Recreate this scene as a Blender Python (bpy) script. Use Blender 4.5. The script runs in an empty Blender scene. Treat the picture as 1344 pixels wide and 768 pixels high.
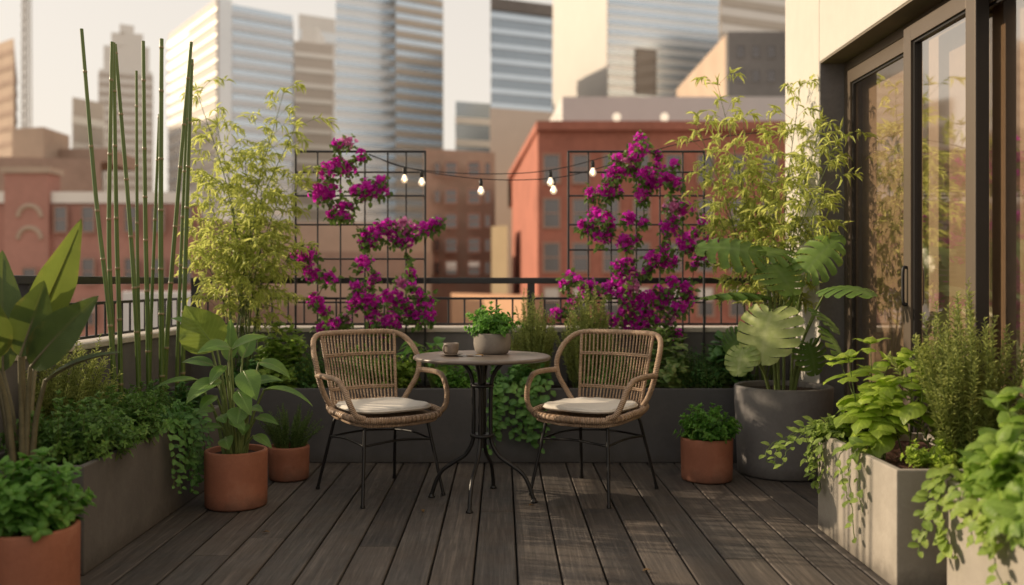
import bpy, bmesh, math, random
import numpy as np
from mathutils import Vector, Matrix

random.seed(7)
rng = np.random.default_rng(7)
scene = bpy.context.scene
COL = scene.collection
PI = math.pi
F, VX, VY, CH = 1200.0, 659.0, 370.0, 1.09


def P(px, py, Y):
    return np.array(((px - VX) * Y / F, Y, CH - (py - VY) * Y / F))


def unit(a):
    a = np.asarray(a, float)
    return a / np.maximum(np.linalg.norm(a, axis=-1, keepdims=True), 1e-9)


# ------------------------------------------------------------------ mesh building
class MB:
    def __init__(self):
        self.v, self.uv, self.f, self.n = [], [], [], 0

    def add(self, verts, faces, attr=None, mat=0):
        """faces: (M,k) index array or list of tuples; attr: (N,3) u, v, tint"""
        verts = np.asarray(verts, float).reshape(-1, 3)
        if attr is None:
            attr = np.tile((0.5, 0.5, 0.5), (len(verts), 1))
        attr = np.asarray(attr, float)
        if attr.ndim == 1:
            attr = np.tile(attr, (len(verts), 1))
        self.v.append(verts)
        self.uv.append(attr)
        if isinstance(faces, np.ndarray):
            self.f.append((faces + self.n, mat))
        else:
            by = {}
            for q in faces:
                by.setdefault(len(q), []).append(q)
            for q in by.values():
                self.f.append((np.array(q) + self.n, mat))
        self.n += len(verts)

    def build(self, name, mats, parent=None, smooth=True, loc=None, bevel=0):
        me = bpy.data.meshes.new(name)
        V = np.concatenate(self.v)
        if loc is not None:
            V = V - np.asarray(loc, float)
        elif parent is not None:
            top = parent
            while top.parent is not None:
                top = top.parent
            V = V - np.asarray(ORIG.get(top.name, (0, 0, 0)), float)
        A = np.concatenate(self.uv)
        lv = np.concatenate([f.ravel() for f, m in self.f])
        lt = np.concatenate([np.full(len(f), f.shape[1]) for f, m in self.f])
        mi = np.concatenate([np.full(len(f), m) for f, m in self.f])
        ls = np.concatenate(([0], np.cumsum(lt)[:-1]))
        me.vertices.add(len(V))
        me.vertices.foreach_set("co", V.ravel())
        me.loops.add(len(lv))
        me.loops.foreach_set("vertex_index", lv.astype(np.int32))
        me.polygons.add(len(lt))
        me.polygons.foreach_set("loop_start", ls.astype(np.int32))
        me.polygons.foreach_set("loop_total", lt.astype(np.int32))
        at = me.attributes.new("leaf", 'FLOAT_VECTOR', 'POINT')
        at.data.foreach_set("vector", A.ravel())
        for m in (mats if isinstance(mats, (list, tuple)) else [mats]):
            me.materials.append(m)
        me.polygons.foreach_set("material_index", mi.astype(np.int32))
        me.polygons.foreach_set("use_smooth", np.full(len(lt), smooth))
        me.update(calc_edges=True)
        me.validate()
        if bevel:
            bm = bmesh.new()
            bm.from_mesh(me)
            bmesh.ops.remove_doubles(bm, verts=bm.verts, dist=1e-5)
            es = [e for e in bm.edges if len(e.link_faces) == 2 and e.calc_face_angle(0) > 0.6]
            bmesh.ops.bevel(bm, geom=es, offset=bevel, segments=2, affect='EDGES', profile=0.6)
            bm.to_mesh(me)
            bm.free()
        o = bpy.data.objects.new(name, me)
        COL.objects.link(o)
        if parent is not None:
            o.parent = parent
        elif loc is not None:
            o.location = loc
        return o


ORIG = {}


def tag(o, label=None, cat=None, group=None, kind=None):
    for k, v in (("label", label), ("category", cat), ("group", group), ("kind", kind)):
        if v:
            o[k] = v
    return o


def thing(name, label, cat, loc=(0, 0, 0), group=None):
    o = bpy.data.objects.new(name, None)
    COL.objects.link(o)
    o.location = tuple(float(c) for c in loc)
    o.empty_display_size = 0.1
    ORIG[o.name] = tuple(float(c) for c in loc)
    return tag(o, label, cat, group)


def box(mb, x0, x1, y0, y1, z0, z1, attr=None, mat=0):
    v = [(x, y, z) for z in (z0, z1) for y in (y0, y1) for x in (x0, x1)]
    f = [(0, 2, 3, 1), (4, 5, 7, 6), (0, 1, 5, 4), (2, 6, 7, 3), (0, 4, 6, 2), (1, 3, 7, 5)]
    mb.add(v, f, attr, mat)


def spline(pts, n):
    p = np.asarray(pts, float)
    if len(p) == 2:
        t = np.linspace(0, 1, n)[:, None]
        return p[0] * (1 - t) + p[1] * t
    q = np.vstack((2 * p[0] - p[1], p, 2 * p[-1] - p[-2]))
    out = []
    for s in np.linspace(0, len(p) - 1, n):
        i = min(int(s), len(p) - 2)
        t = s - i
        a, b, c, d = q[i], q[i + 1], q[i + 2], q[i + 3]
        out.append(0.5 * ((2 * b) + (c - a) * t + (2 * a - 5 * b + 4 * c - d) * t * t + (3 * b - a - 3 * c + d) * t ** 3))
    return np.array(out)


def tube(mb, pts, r, sides=8, cap=True, tint=0.5, mat=0, closed=False):
    p = np.asarray(pts, float)
    n = len(p)
    r = np.broadcast_to(np.asarray(r, float), (n,)) if np.ndim(r) else np.full(n, float(r))
    if closed:
        tg = unit(np.roll(p, -1, 0) - np.roll(p, 1, 0))
    else:
        tg = unit(np.gradient(p, axis=0))
    up = np.array((0, 0, 1.0)) if abs(tg[0][2]) < 0.9 else np.array((1.0, 0, 0))
    N = np.zeros_like(p)
    cur = up
    for i in range(n):
        cur = cur - tg[i] * np.dot(cur, tg[i])
        if np.linalg.norm(cur) < 1e-6:
            cur = np.cross(tg[i], (0.3, 0.5, 0.8))
        cur = cur / np.linalg.norm(cur)
        N[i] = cur
    B = np.cross(tg, N)
    a = np.arange(sides) * 2 * PI / sides
    V = p[:, None] + r[:, None, None] * (np.cos(a)[None, :, None] * N[:, None] + np.sin(a)[None, :, None] * B[:, None])
    ln = np.concatenate(([0], np.cumsum(np.linalg.norm(np.diff(p, axis=0), axis=1))))
    A = np.zeros((n, sides, 3))
    A[:, :, 0] = np.cos(a)[None]
    A[:, :, 1] = ln[:, None]
    A[:, :, 2] = tint
    i = np.arange(n if closed else n - 1)[:, None]
    j = np.arange(sides)[None]
    k = (i + 1) % n
    q = np.stack(np.broadcast_arrays(i * sides + j, i * sides + (j + 1) % sides, k * sides + (j + 1) % sides, k * sides + j), -1).reshape(-1, 4)
    mb.add(V.reshape(-1, 3), q, A.reshape(-1, 3), mat)
    if cap and not closed:
        for e, rev in ((0, True), (n - 1, False)):
            mb.add(V[e], [tuple(reversed(range(sides))) if rev else tuple(range(sides))], A[e], mat)


def lathe(mb, prof, c=(0, 0, 0), seg=48, tint=0.5, mat=0):
    prof = np.asarray(prof, float)
    a = np.arange(seg) * 2 * PI / seg
    V = np.zeros((len(prof), seg, 3))
    V[:, :, 0] = c[0] + prof[:, 0:1] * np.cos(a)
    V[:, :, 1] = c[1] + prof[:, 0:1] * np.sin(a)
    V[:, :, 2] = c[2] + prof[:, 1:2]
    n = len(prof)
    i = np.arange(n - 1)[:, None]
    j = np.arange(seg)[None]
    q = np.stack(np.broadcast_arrays(i * seg + j, i * seg + (j + 1) % seg, (i + 1) * seg + (j + 1) % seg, (i + 1) * seg + j), -1).reshape(-1, 4)
    mb.add(V.reshape(-1, 3), q, (0.5, 0.5, tint), mat)


# ------------------------------------------------------------------ materials
def new_mat(name):
    m = bpy.data.materials.new(name)
    m.use_nodes = True
    nt = m.node_tree
    nt.nodes.clear()
    return m, nt


class NT:
    def __init__(self, nt):
        self.nt = nt

    def n(self, kind, ins=None, **props):
        nd = self.nt.nodes.new(kind)
        for k, v in props.items():
            setattr(nd, k, v)
        for k, v in (ins or {}).items():
            s = nd.inputs[k]
            if isinstance(v, bpy.types.NodeSocket):
                self.nt.links.new(v, s)
            else:
                s.default_value = v
        return nd

    def math(self, op, a, b=0.0, c=0.0):
        nd = self.n('ShaderNodeMath', {0: a, 1: b, 2: c}, operation=op)
        return nd.outputs[0]

    def mix(self, fac, a, b, mode='MIX'):
        nd = self.n('ShaderNodeMix', data_type='RGBA', blend_type=mode)
        for s, v in ((nd.inputs[0], fac), (nd.inputs[6], a), (nd.inputs[7], b)):
            if isinstance(v, bpy.types.NodeSocket):
                self.nt.links.new(v, s)
            else:
                s.default_value = v if not isinstance(v, tuple) else (*v, 1)[:4]
        return nd.outputs[2]

    def noise(self, scale, detail=4, rough=0.55, vec=None, dist=0.0):
        nd = self.n('ShaderNodeTexNoise', {'Scale': scale, 'Detail': detail, 'Roughness': rough, 'Distortion': dist})
        if vec is None:
            vec = self.n('ShaderNodeTexCoord').outputs['Object']
        self.nt.links.new(vec, nd.inputs['Vector'])
        return nd.outputs['Fac']

    def ramp(self, fac, stops):
        nd = self.n('ShaderNodeValToRGB', {0: fac})
        el = nd.color_ramp.elements
        while len(el) < len(stops):
            el.new(0.5)
        for e, (p, c) in zip(el, stops):
            e.position = p
            e.color = (*c, 1) if len(c) == 3 else c
        return nd.outputs[0]

    def out(self, sh):
        o = self.n('ShaderNodeOutputMaterial')
        self.nt.links.new(sh, o.inputs[0])

    def bump(self, h, s=0.3, d=0.01):
        return self.n('ShaderNodeBump', {'Height': h, 'Strength': s, 'Distance': d}).outputs[0]


def solid(name, col, rough=0.6, metal=0.0, var=0.2, scale=8.0, bump=0.2, spec=0.4, bscale=None, bdist=0.004, streak=0.0, splash=0.0, bloom=None):
    m, nt = new_mat(name)
    t = NT(nt)
    f1 = t.noise(scale, 6, 0.6)
    f2 = t.noise(scale * 7, 4, 0.6)
    f = t.math('ADD', t.math('MULTIPLY', f1, 0.65), t.math('MULTIPLY', f2, 0.35))
    lo = tuple(c * (1 - var) for c in col)
    hi = tuple(min(1, c * (1 + var)) for c in col)
    c = t.ramp(f, [(0.3, lo), (0.7, hi)])
    if streak:
        tc = t.n('ShaderNodeTexCoord').outputs['Object']
        mp = t.n('ShaderNodeMapping', {'Vector': tc, 'Scale': (5, 5, 0.9)}).outputs[0]
        s = t.noise(2.0, 5, 0.6, mp)
        c = t.mix(t.ramp(s, [(0.30, (0.7, 0.7, 0.7)), (0.65, (0, 0, 0))]), c, tuple(x * (1 - streak) for x in col))
    if bloom:
        bz = t.noise(4.5, 6, 0.7)
        c = t.mix(t.ramp(bz, [(0.52, (0, 0, 0)), (0.78, (0.55, 0.55, 0.55))]), c, bloom)
    if splash:
        oz = t.n('ShaderNodeSeparateXYZ', {0: t.n('ShaderNodeTexCoord').outputs['Object']}).outputs[2]
        sz = t.math('SUBTRACT', t.math('MULTIPLY', t.noise(11, 6, 0.7), 0.16), oz)
        c = t.mix(t.math('MULTIPLY', t.ramp(sz, [(0.0, (0, 0, 0)), (0.07, (1, 1, 1))]), splash), c, (0.055, 0.045, 0.035))
    p = t.n('ShaderNodeBsdfPrincipled', {'Base Color': c, 'Roughness': rough, 'Metallic': metal, 'Specular IOR Level': spec})
    if bump:
        h = t.noise(bscale or scale * 12, 5, 0.65)
        nt.links.new(t.bump(h, bump, bdist), p.inputs['Normal'])
    t.out(p.outputs[0])
    return m


def leaf_mat(name, dark, light, vein=None, trans=0.35, rough=0.42, veins=7, mottled=0.0, spec=0.35, tcol=None, vamt=0.35, edge=0.55):
    m, nt = new_mat(name)
    t = NT(nt)
    at = t.n('ShaderNodeAttribute', attribute_name='leaf')
    s = t.n('ShaderNodeSeparateXYZ', {0: at.outputs['Vector']})
    u, v, ti = s.outputs
    nz = t.noise(14, 3, 0.6)
    f = t.math('ADD', t.math('MULTIPLY', ti, 0.8), t.math('MULTIPLY', t.math('SUBTRACT', nz, 0.5), 0.7))
    c = t.ramp(f, [(0.05, dark), (0.85, light)])
    au = t.math('ABSOLUTE', u)
    vc = vein or tuple(min(1, x * 1.7 + 0.02) for x in light)
    mid = t.ramp(au, [(0.03, (1, 1, 1)), (0.12, (0, 0, 0))])
    c = t.mix(t.math('MULTIPLY', mid, vamt), c, vc)
    w = t.math('SINE', t.math('MULTIPLY', t.math('SUBTRACT', v, t.math('MULTIPLY', au, 0.28)), veins * 2 * PI))
    wv = t.ramp(w, [(0.7, (0, 0, 0)), (1.0, (1, 1, 1))])
    c = t.mix(t.math('MULTIPLY', wv, vamt * 0.35), c, vc)
    if mottled:
        mz = t.noise(28, 4, 0.65)
        c = t.mix(t.math('MULTIPLY', t.ramp(mz, [(0.5, (0, 0, 0)), (0.6, (1, 1, 1))]), mottled), c, vc)
    if edge:
        ez = t.noise(7, 4, 0.7)
        ef = t.math('MULTIPLY', t.ramp(au, [(0.72, (0, 0, 0)), (1.0, (1, 1, 1))]), t.ramp(ez, [(0.52, (0, 0, 0)), (0.62, (1, 1, 1))]))
        c = t.mix(t.math('MULTIPLY', ef, edge), c, (0.30, 0.20, 0.06))
        pz = t.noise(3.5, 4, 0.6)
        c = t.mix(t.math('MULTIPLY', t.ramp(pz, [(0.50, (0, 0, 0)), (0.72, (1, 1, 1))]), edge * 0.6), c, tuple(min(1, a * 1.5 + 0.03) for a in light[:2]) + (light[2],))
    p = t.n('ShaderNodeBsdfPrincipled', {'Base Color': c, 'Roughness': rough, 'Specular IOR Level': spec})
    h = t.math('ADD', t.math('MULTIPLY', w, -0.3), t.noise(90, 2))
    nt.links.new(t.bump(h, 0.35, 0.003), p.inputs['Normal'])
    tc = t.mix(0.6, c, tcol or tuple(min(1, x * 2.0) for x in light))
    tr = t.n('ShaderNodeBsdfTranslucent', {'Color': tc})
    mx = t.n('ShaderNodeMixShader', {0: trans, 1: p.outputs[0], 2: tr.outputs[0]})
    t.out(mx.outputs[0])
    return m


def deck_mat():
    m, nt = new_mat("weathered deck wood")
    t = NT(nt)
    at = t.n('ShaderNodeAttribute', attribute_name='leaf')
    s = t.n('ShaderNodeSeparateXYZ', {0: at.outputs['Vector']})
    ti = s.outputs[2]
    tc = t.n('ShaderNodeTexCoord').outputs['Object']
    off = t.n('ShaderNodeCombineXYZ', {0: t.math('MULTIPLY', ti, 37.0), 1: t.math('MULTIPLY', ti, 91.0), 2: 0.0}).outputs[0]
    vec = t.n('ShaderNodeVectorMath', {0: tc, 1: off}, operation='ADD').outputs[0]
    mp = t.n('ShaderNodeMapping', {'Vector': vec, 'Scale': (46, 1.6, 10)}).outputs[0]
    grain = t.noise(1.0, 7, 0.68, mp, 0.9)
    mp2 = t.n('ShaderNodeMapping', {'Vector': vec, 'Scale': (150, 4, 20)}).outputs[0]
    fine = t.noise(1.0, 4, 0.7, mp2)
    blot = t.noise(3.5, 5, 0.6, vec)
    f = t.math('ADD', t.math('MULTIPLY', grain, 0.6), t.math('MULTIPLY', fine, 0.4))
    c = t.ramp(f, [(0.28, (0.018, 0.0172, 0.017)), (0.5, (0.072, 0.066, 0.062)), (0.74, (0.185, 0.164, 0.146))])
    tone = t.ramp(ti, [(0.0, (0.66, 0.64, 0.64)), (0.5, (1.0, 0.98, 0.96)), (1.0, (1.32, 1.22, 1.12))])
    c = t.mix(1.0, c, tone, 'MULTIPLY')
    c = t.mix(t.ramp(blot, [(0.42, (0, 0, 0)), (0.75, (0.45, 0.45, 0.45))]), c, (0.085, 0.060, 0.042))
    dirt = t.noise(9.0, 6, 0.7, vec)
    c = t.mix(t.ramp(dirt, [(0.55, (0, 0, 0)), (0.8, (0.5, 0.5, 0.5))]), c, (0.10, 0.092, 0.08))
    p = t.n('ShaderNodeBsdfPrincipled', {'Base Color': c, 'Specular IOR Level': 0.35})
    rr = t.ramp(blot, [(0.3, (0.5, 0.5, 0.5)), (0.7, (0.78, 0.78, 0.78))])
    nt.links.new(rr, p.inputs['Roughness'])
    nt.links.new(t.bump(f, 0.55, 0.004), p.inputs['Normal'])
    t.out(p.outputs[0])
    return m


def rattan_mat(name, a, b):
    m, nt = new_mat(name)
    t = NT(nt)
    at = t.n('ShaderNodeAttribute', attribute_name='leaf')
    s = t.n('ShaderNodeSeparateXYZ', {0: at.outputs['Vector']})
    w = t.math('SINE', t.math('MULTIPLY', s.outputs[1], 2 * PI / 0.0085))
    nz = t.noise(22, 5, 0.65)
    c = t.ramp(nz, [(0.3, a), (0.7, b)])
    c = t.mix(t.ramp(w, [(-0.0, (0, 0, 0)), (0.0, (0, 0, 0))]), c, a)
    gap = t.ramp(t.math('MULTIPLY_ADD', w, 0.5, 0.5), [(0.0, (0.75, 0.75, 0.75)), (0.3, (0, 0, 0))])
    c = t.mix(gap, c, tuple(x * 0.35 for x in a))
    p = t.n('ShaderNodeBsdfPrincipled', {'Base Color': c, 'Roughness': 0.5, 'Specular IOR Level': 0.4})
    nt.links.new(t.bump(w, 0.8, 0.0025), p.inputs['Normal'])
    t.out(p.outputs[0])
    return m


def bamboo_mat():
    m, nt = new_mat("green bamboo culm")
    t = NT(nt)
    at = t.n('ShaderNodeAttribute', attribute_name='leaf')
    s = t.n('ShaderNodeSeparateXYZ', {0: at.outputs['Vector']})
    tc = t.n('ShaderNodeTexCoord').outputs['Object']
    mp = t.n('ShaderNodeMapping', {'Vector': tc, 'Scale': (60, 60, 2)}).outputs[0]
    nz = t.noise(1.0, 5, 0.6, mp)
    c = t.ramp(nz, [(0.3, (0.055, 0.105, 0.018)), (0.7, (0.12, 0.175, 0.035))])
    c = t.mix(t.ramp(s.outputs[2], [(0.55, (0, 0, 0)), (0.95, (1, 1, 1))]), c, (0.25, 0.19, 0.10))
    p = t.n('ShaderNodeBsdfPrincipled', {'Base Color': c, 'Roughness': 0.33, 'Specular IOR Level': 0.5})
    nt.links.new(t.bump(nz, 0.15, 0.002), p.inputs['Normal'])
    t.out(p.outputs[0])
    return m


def glass_mat():
    m, nt = new_mat("tinted door glass")
    t = NT(nt)
    tr = t.n('ShaderNodeBsdfTransparent', {'Color': (0.93, 0.89, 0.83, 1)})
    gl = t.n('ShaderNodeBsdfGlossy', {'Color': (0.95, 0.90, 0.84, 1), 'Roughness': 0.045})
    lw = t.n('ShaderNodeFresnel', {'IOR': 1.9})
    fac = t.math('ADD', t.math('MULTIPLY', lw.outputs[0], 0.42), 0.10)
    mx = t.n('ShaderNodeMixShader', {0: fac, 1: tr.outputs[0], 2: gl.outputs[0]})
    t.out(mx.outputs[0])
    return m


def bulb_mat():
    m, nt = new_mat("clear bulb glass")
    t = NT(nt)
    tr = t.n('ShaderNodeBsdfTransparent', {'Color': (1.0, 0.95, 0.86, 1)})
    gl = t.n('ShaderNodeBsdfGlossy', {'Color': (1, 1, 1, 1), 'Roughness': 0.04})
    em = t.n('ShaderNodeEmission', {'Color': (1.0, 0.74, 0.44, 1), 'Strength': 0.42})
    fr = t.n('ShaderNodeFresnel', {'IOR': 1.6})
    a = t.n('ShaderNodeMixShader', {0: fr.outputs[0], 1: tr.outputs[0], 2: gl.outputs[0]})
    b = t.n('ShaderNodeAddShader', {0: a.outputs[0], 1: em.outputs[0]})
    t.out(b.outputs[0])
    return m


def emis(name, col, s):
    m, nt = new_mat(name)
    t = NT(nt)
    t.out(t.n('ShaderNodeEmission', {'Color': (*col, 1), 'Strength': s}).outputs[0])
    return m


def tower_mat(name, col, rough=0.25, metal=0.5, var=0.12, spec=0.5):
    return solid(name, col, rough, metal, var, 0.12, 0.0, spec)


M = {}
M['deck'] = deck_mat()
M['under'] = solid("dark underlay", (0.012, 0.011, 0.010), 0.9, bump=0)
M['planter_dark'] = solid("dark grey fibre cement", (0.090, 0.088, 0.090), 0.72, var=0.16, scale=5, bump=0.22, streak=0.12, splash=0.4, bloom=(0.125, 0.12, 0.118))
M['planter_grey'] = solid("grey concrete planter", (0.135, 0.125, 0.115), 0.78, var=0.20, scale=4, bump=0.35, streak=0.18, splash=0.5, bloom=(0.19, 0.175, 0.16))
M['planter_pale'] = solid("pale concrete planter", (0.34, 0.305, 0.255), 0.8, var=0.16, scale=5, bump=0.4, streak=0.15, splash=0.6, bloom=(0.42, 0.385, 0.33))
M['pot_grey'] = solid("grey stone pot", (0.17, 0.16, 0.155), 0.75, var=0.22, scale=6, bump=0.35, streak=0.1, splash=0.5, bloom=(0.25, 0.235, 0.22))
M['pot_small'] = solid("small concrete pot", (0.22, 0.195, 0.17), 0.8, var=0.15, scale=20, bump=0.3)
M['terracotta'] = solid("terracotta", (0.345, 0.132, 0.076), 0.72, var=0.18, scale=9, bump=0.25, streak=0.12, splash=0.5, bloom=(0.40, 0.22, 0.15))
M['soil'] = solid("potting soil", (0.030, 0.017, 0.012), 0.95, var=0.6, scale=40, bump=1.0, bscale=120, bdist=0.02)
M['soil_red'] = solid("reddish bark soil", (0.085, 0.034, 0.022), 0.95, var=0.6, scale=40, bump=1.0, bscale=100, bdist=0.02)
M['stucco'] = solid("cream stucco", (0.545, 0.515, 0.46), 0.85, var=0.07, scale=1.6, bump=0.35, bscale=110, streak=0.07)
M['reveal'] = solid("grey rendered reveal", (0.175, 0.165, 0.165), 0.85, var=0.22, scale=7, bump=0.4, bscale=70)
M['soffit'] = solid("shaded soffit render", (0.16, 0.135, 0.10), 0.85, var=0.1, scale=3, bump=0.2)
M['parapet'] = solid("grey parapet render", (0.150, 0.142, 0.14), 0.85, var=0.18, scale=3, bump=0.35, bscale=60, streak=0.2)
M['coping'] = solid("pale coping stone", (0.55, 0.50, 0.44), 0.8, var=0.12, scale=6, bump=0.2)
M['bronze'] = solid("bronze aluminium", (0.135, 0.108, 0.082), 0.42, metal=0.35, var=0.06, scale=3, bump=0)
M['gasket_or_shade'] = solid("black gasket", (0.012, 0.011, 0.011), 0.5, bump=0)
M['rail'] = solid("dark painted steel", (0.022, 0.022, 0.024), 0.42, var=0.15, scale=15, bump=0.08)
M['black_metal'] = solid("black powder coated steel", (0.018, 0.017, 0.017), 0.38, metal=0.2, var=0.2, scale=20, bump=0.1)
M['table_top'] = solid("brown grey table top", (0.155, 0.125, 0.105), 0.36, var=0.2, scale=9, bump=0.12, spec=0.5)
M['rattan'] = rattan_mat("wrapped rattan", (0.36, 0.235, 0.15), (0.64, 0.46, 0.315))
M['cushion'] = solid("off white cushion linen", (0.68, 0.64, 0.57), 0.9, var=0.05, scale=30, bump=0.4, bscale=420, bdist=0.002)
M['glass'] = glass_mat()
M['bulb'] = bulb_mat()
M['filament'] = emis("warm filament", (1.0, 0.66, 0.32), 10)
M['roof_lamp'] = emis("warm roof lamp", (1.0, 0.80, 0.58), 1.15)
M['ceramic'] = solid("grey brown stoneware", (0.22, 0.18, 0.15), 0.5, var=0.25, scale=40, bump=0.2)
M['coffee'] = solid("coffee", (0.02, 0.01, 0.006), 0.1, bump=0)
M['steel'] = solid("brushed spoon steel", (0.55, 0.53, 0.5), 0.3, metal=1.0, var=0.05, bump=0)
M['biscuit'] = solid("baked biscuit", (0.42, 0.27, 0.14), 0.9, var=0.25, scale=60, bump=0.6)
M['room'] = solid("warm brown room paint", (0.30, 0.205, 0.135), 0.85, var=0.08, scale=2, bump=0.1)
M['curtain'] = solid("brown roller blind", (0.36, 0.262, 0.185), 0.9, var=0.08, scale=20, bump=0.2)
M['room_floor'] = solid("brown room floor", (0.16, 0.10, 0.065), 0.6, var=0.2, scale=4, bump=0.1)
M['bamboo'] = bamboo_mat()
M['stem_green'] = solid("green stem", (0.10, 0.14, 0.035), 0.55, var=0.3, scale=20, bump=0.1)
M['stem_woody'] = solid("woody stem", (0.10, 0.065, 0.035), 0.8, var=0.35, scale=25, bump=0.4)
M['petiole'] = solid("leaf stalk", (0.17, 0.22, 0.07), 0.45, var=0.3, scale=14, bump=0.1)
M['stalk_pale'] = solid("pale leaf stalk", (0.17, 0.15, 0.085), 0.5, var=0.3, scale=14, bump=0.1)

M['l_herb'] = leaf_mat("dark herb leaf", (0.035, 0.100, 0.024), (0.165, 0.300, 0.065), trans=0.28)
M['l_mint'] = leaf_mat("mint leaf", (0.037, 0.131, 0.022), (0.168, 0.356, 0.059), trans=0.4)
M['l_basil'] = leaf_mat("basil leaf", (0.150, 0.250, 0.024), (0.370, 0.470, 0.080), trans=0.48, rough=0.36, veins=6)
M['l_big'] = leaf_mat("broad herb leaf", (0.095, 0.190, 0.026), (0.270, 0.385, 0.075), trans=0.48, veins=7)
M['l_dark'] = leaf_mat("deep green leaf", (0.026, 0.091, 0.026), (0.119, 0.266, 0.069), trans=0.25)
M['l_ivy'] = leaf_mat("ivy leaf", (0.036, 0.125, 0.031), (0.168, 0.337, 0.082), trans=0.3, mottled=0.15)
M['l_trail'] = leaf_mat("light trailing leaf", (0.120, 0.200, 0.030), (0.290, 0.380, 0.085), trans=0.4, mottled=0.15)
M['l_pothos'] = leaf_mat("variegated leaf", (0.046, 0.124, 0.026), (0.182, 0.280, 0.078), vein=(0.36, 0.38, 0.16), trans=0.3, mottled=0.7)
M['l_bambu'] = leaf_mat("bamboo leaf", (0.200, 0.280, 0.048), (0.510, 0.580, 0.150), trans=0.5, veins=2, vamt=0.1, edge=0)
M['l_rose'] = leaf_mat("rosemary needle", (0.150, 0.210, 0.050), (0.460, 0.500, 0.160), trans=0.25, veins=1, vamt=0.1)
M['l_rosedark'] = leaf_mat("dark rosemary needle", (0.046, 0.104, 0.029), (0.177, 0.281, 0.073), trans=0.2, veins=1, vamt=0.1)
M['l_boug'] = leaf_mat("bougainvillea leaf", (0.036, 0.085, 0.016), (0.130, 0.215, 0.040), trans=0.33)
M['l_canna'] = leaf_mat("canna leaf", (0.053, 0.138, 0.027), (0.163, 0.281, 0.056), trans=0.35, veins=12, rough=0.32, vamt=0.5)
M['l_canna_gold'] = leaf_mat("golden canna leaf", (0.085, 0.150, 0.022), (0.210, 0.290, 0.050), trans=0.42, veins=12, rough=0.34, tcol=(0.34, 0.42, 0.08), vamt=0.5)
M['l_monst'] = leaf_mat("monstera leaf", (0.036, 0.092, 0.020), (0.150, 0.240, 0.050), vein=(0.17, 0.24, 0.09), trans=0.28, veins=8, rough=0.42, spec=0.2)
M['l_monst_pale'] = leaf_mat("pale monstera leaf", (0.190, 0.270, 0.075), (0.400, 0.450, 0.165), vein=(0.42, 0.46, 0.24), trans=0.28, veins=8, rough=0.45, spec=0.2, mottled=0.35)
M['l_banana'] = leaf_mat("banana leaf", (0.022, 0.055, 0.020), (0.075, 0.130, 0.042), vein=(0.16, 0.19, 0.06), trans=0.35, veins=34, rough=0.36, tcol=(0.20, 0.24, 0.03), vamt=0.5)
M['l_banana_lit'] = leaf_mat("backlit banana leaf", (0.048, 0.085, 0.014), (0.110, 0.150, 0.026), vein=(0.22, 0.24, 0.06), trans=0.5, veins=34, rough=0.36, tcol=(0.22, 0.27, 0.05), vamt=0.4)  # lit copy of the banana leaf, backlight put into the colour
M['l_banana_pale'] = leaf_mat("silvery banana leaf", (0.10, 0.14, 0.08), (0.26, 0.30, 0.19), vein=(0.35, 0.38, 0.22), trans=0.3, veins=34, rough=0.4)
M['l_dry'] = leaf_mat("dry leaf", (0.10, 0.055, 0.02), (0.20, 0.12, 0.04), trans=0.1)
M['bract'] = leaf_mat("magenta bract", (0.420, 0.012, 0.320), (0.800, 0.060, 0.650), vein=(0.62, 0.08, 0.50), trans=0.5, rough=0.55, veins=4, spec=0.15, tcol=(0.95, 0.04, 0.72), vamt=0.25, edge=0)
M['bract_pink'] = leaf_mat("pale pink bract", (0.50, 0.10, 0.30), (0.70, 0.26, 0.46), trans=0.42, rough=0.55, veins=4, spec=0.15, edge=0)
M['floret'] = solid("cream floret", (0.7, 0.55, 0.42), 0.6, bump=0)

# ------------------------------------------------------------------ leaf templates
ovate = lambda v: max(0.0, math.sin(PI * min(1, v) ** 0.72)) ** 0.85 * (1 - 0.25 * v ** 5)
lance = lambda v: max(0.0, math.sin(PI * v ** 0.6)) ** 1.0
roundl = lambda v: max(0.0, math.sin(PI * v ** 0.62)) ** 0.55
oblong = lambda v: max(0.0, math.sin(PI * min(1, v) ** 0.85)) ** 0.62 * (1 - 0.45 * max(0, v - 0.6) / 0.4)


def leaf_t(prof, nv=5, nu=1, fold=0.2, droop=0.5, curl=0.0, wave=0.0, heart=0.0):
    V, U = [], []
    for j in range(nv + 1):
        v = j / nv
        hw = max(prof(v), 0.02 if j == 0 else 0.0)
        for i in range(-nu, nu + 1):
            u = i / nu
            x = u * hw * 0.5
            a = droop * v
            y = math.sin(a) / droop if droop else v
            z = -(1 - math.cos(a)) / droop if droop else 0
            y -= heart * abs(u) * (1 - v) ** 3
            z += fold * abs(x) - curl * x * x + wave * math.sin(v * 11 + u * 2.0) * abs(u) * 0.06
            V.append((x, y, z))
            U.append((u, v))
    w = 2 * nu + 1
    fs = [(j * w + i, j * w + i + 1, (j + 1) * w + i + 1, (j + 1) * w + i) for j in range(nv) for i in range(w - 1)]
    return np.array(V), np.array(fs), np.array(U)


T_OV = [leaf_t(ovate, 5, 1, 0.35, d, 0.0, 1.0) for d in (0.25, 0.6, 1.0)]
T_BAS = [leaf_t(ovate, 6, 2, 0.25, d, 1.0, 0.5) for d in (0.7, 1.1, 1.6)]
T_LAN = [leaf_t(lance, 3, 1, 0.3, d) for d in (0.2, 0.7, 1.2)]
T_RND = [leaf_t(roundl, 5, 1, 0.2, d, 0, 0.6, 0.25) for d in (0.3, 0.7)]
T_NEE = [leaf_t(lance, 2, 1, 0.5, d) for d in (0.2, -0.4)]
T_BRA = [leaf_t(ovate, 3, 1, 0.3, d) for d in (-0.5, 0.4)]


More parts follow.
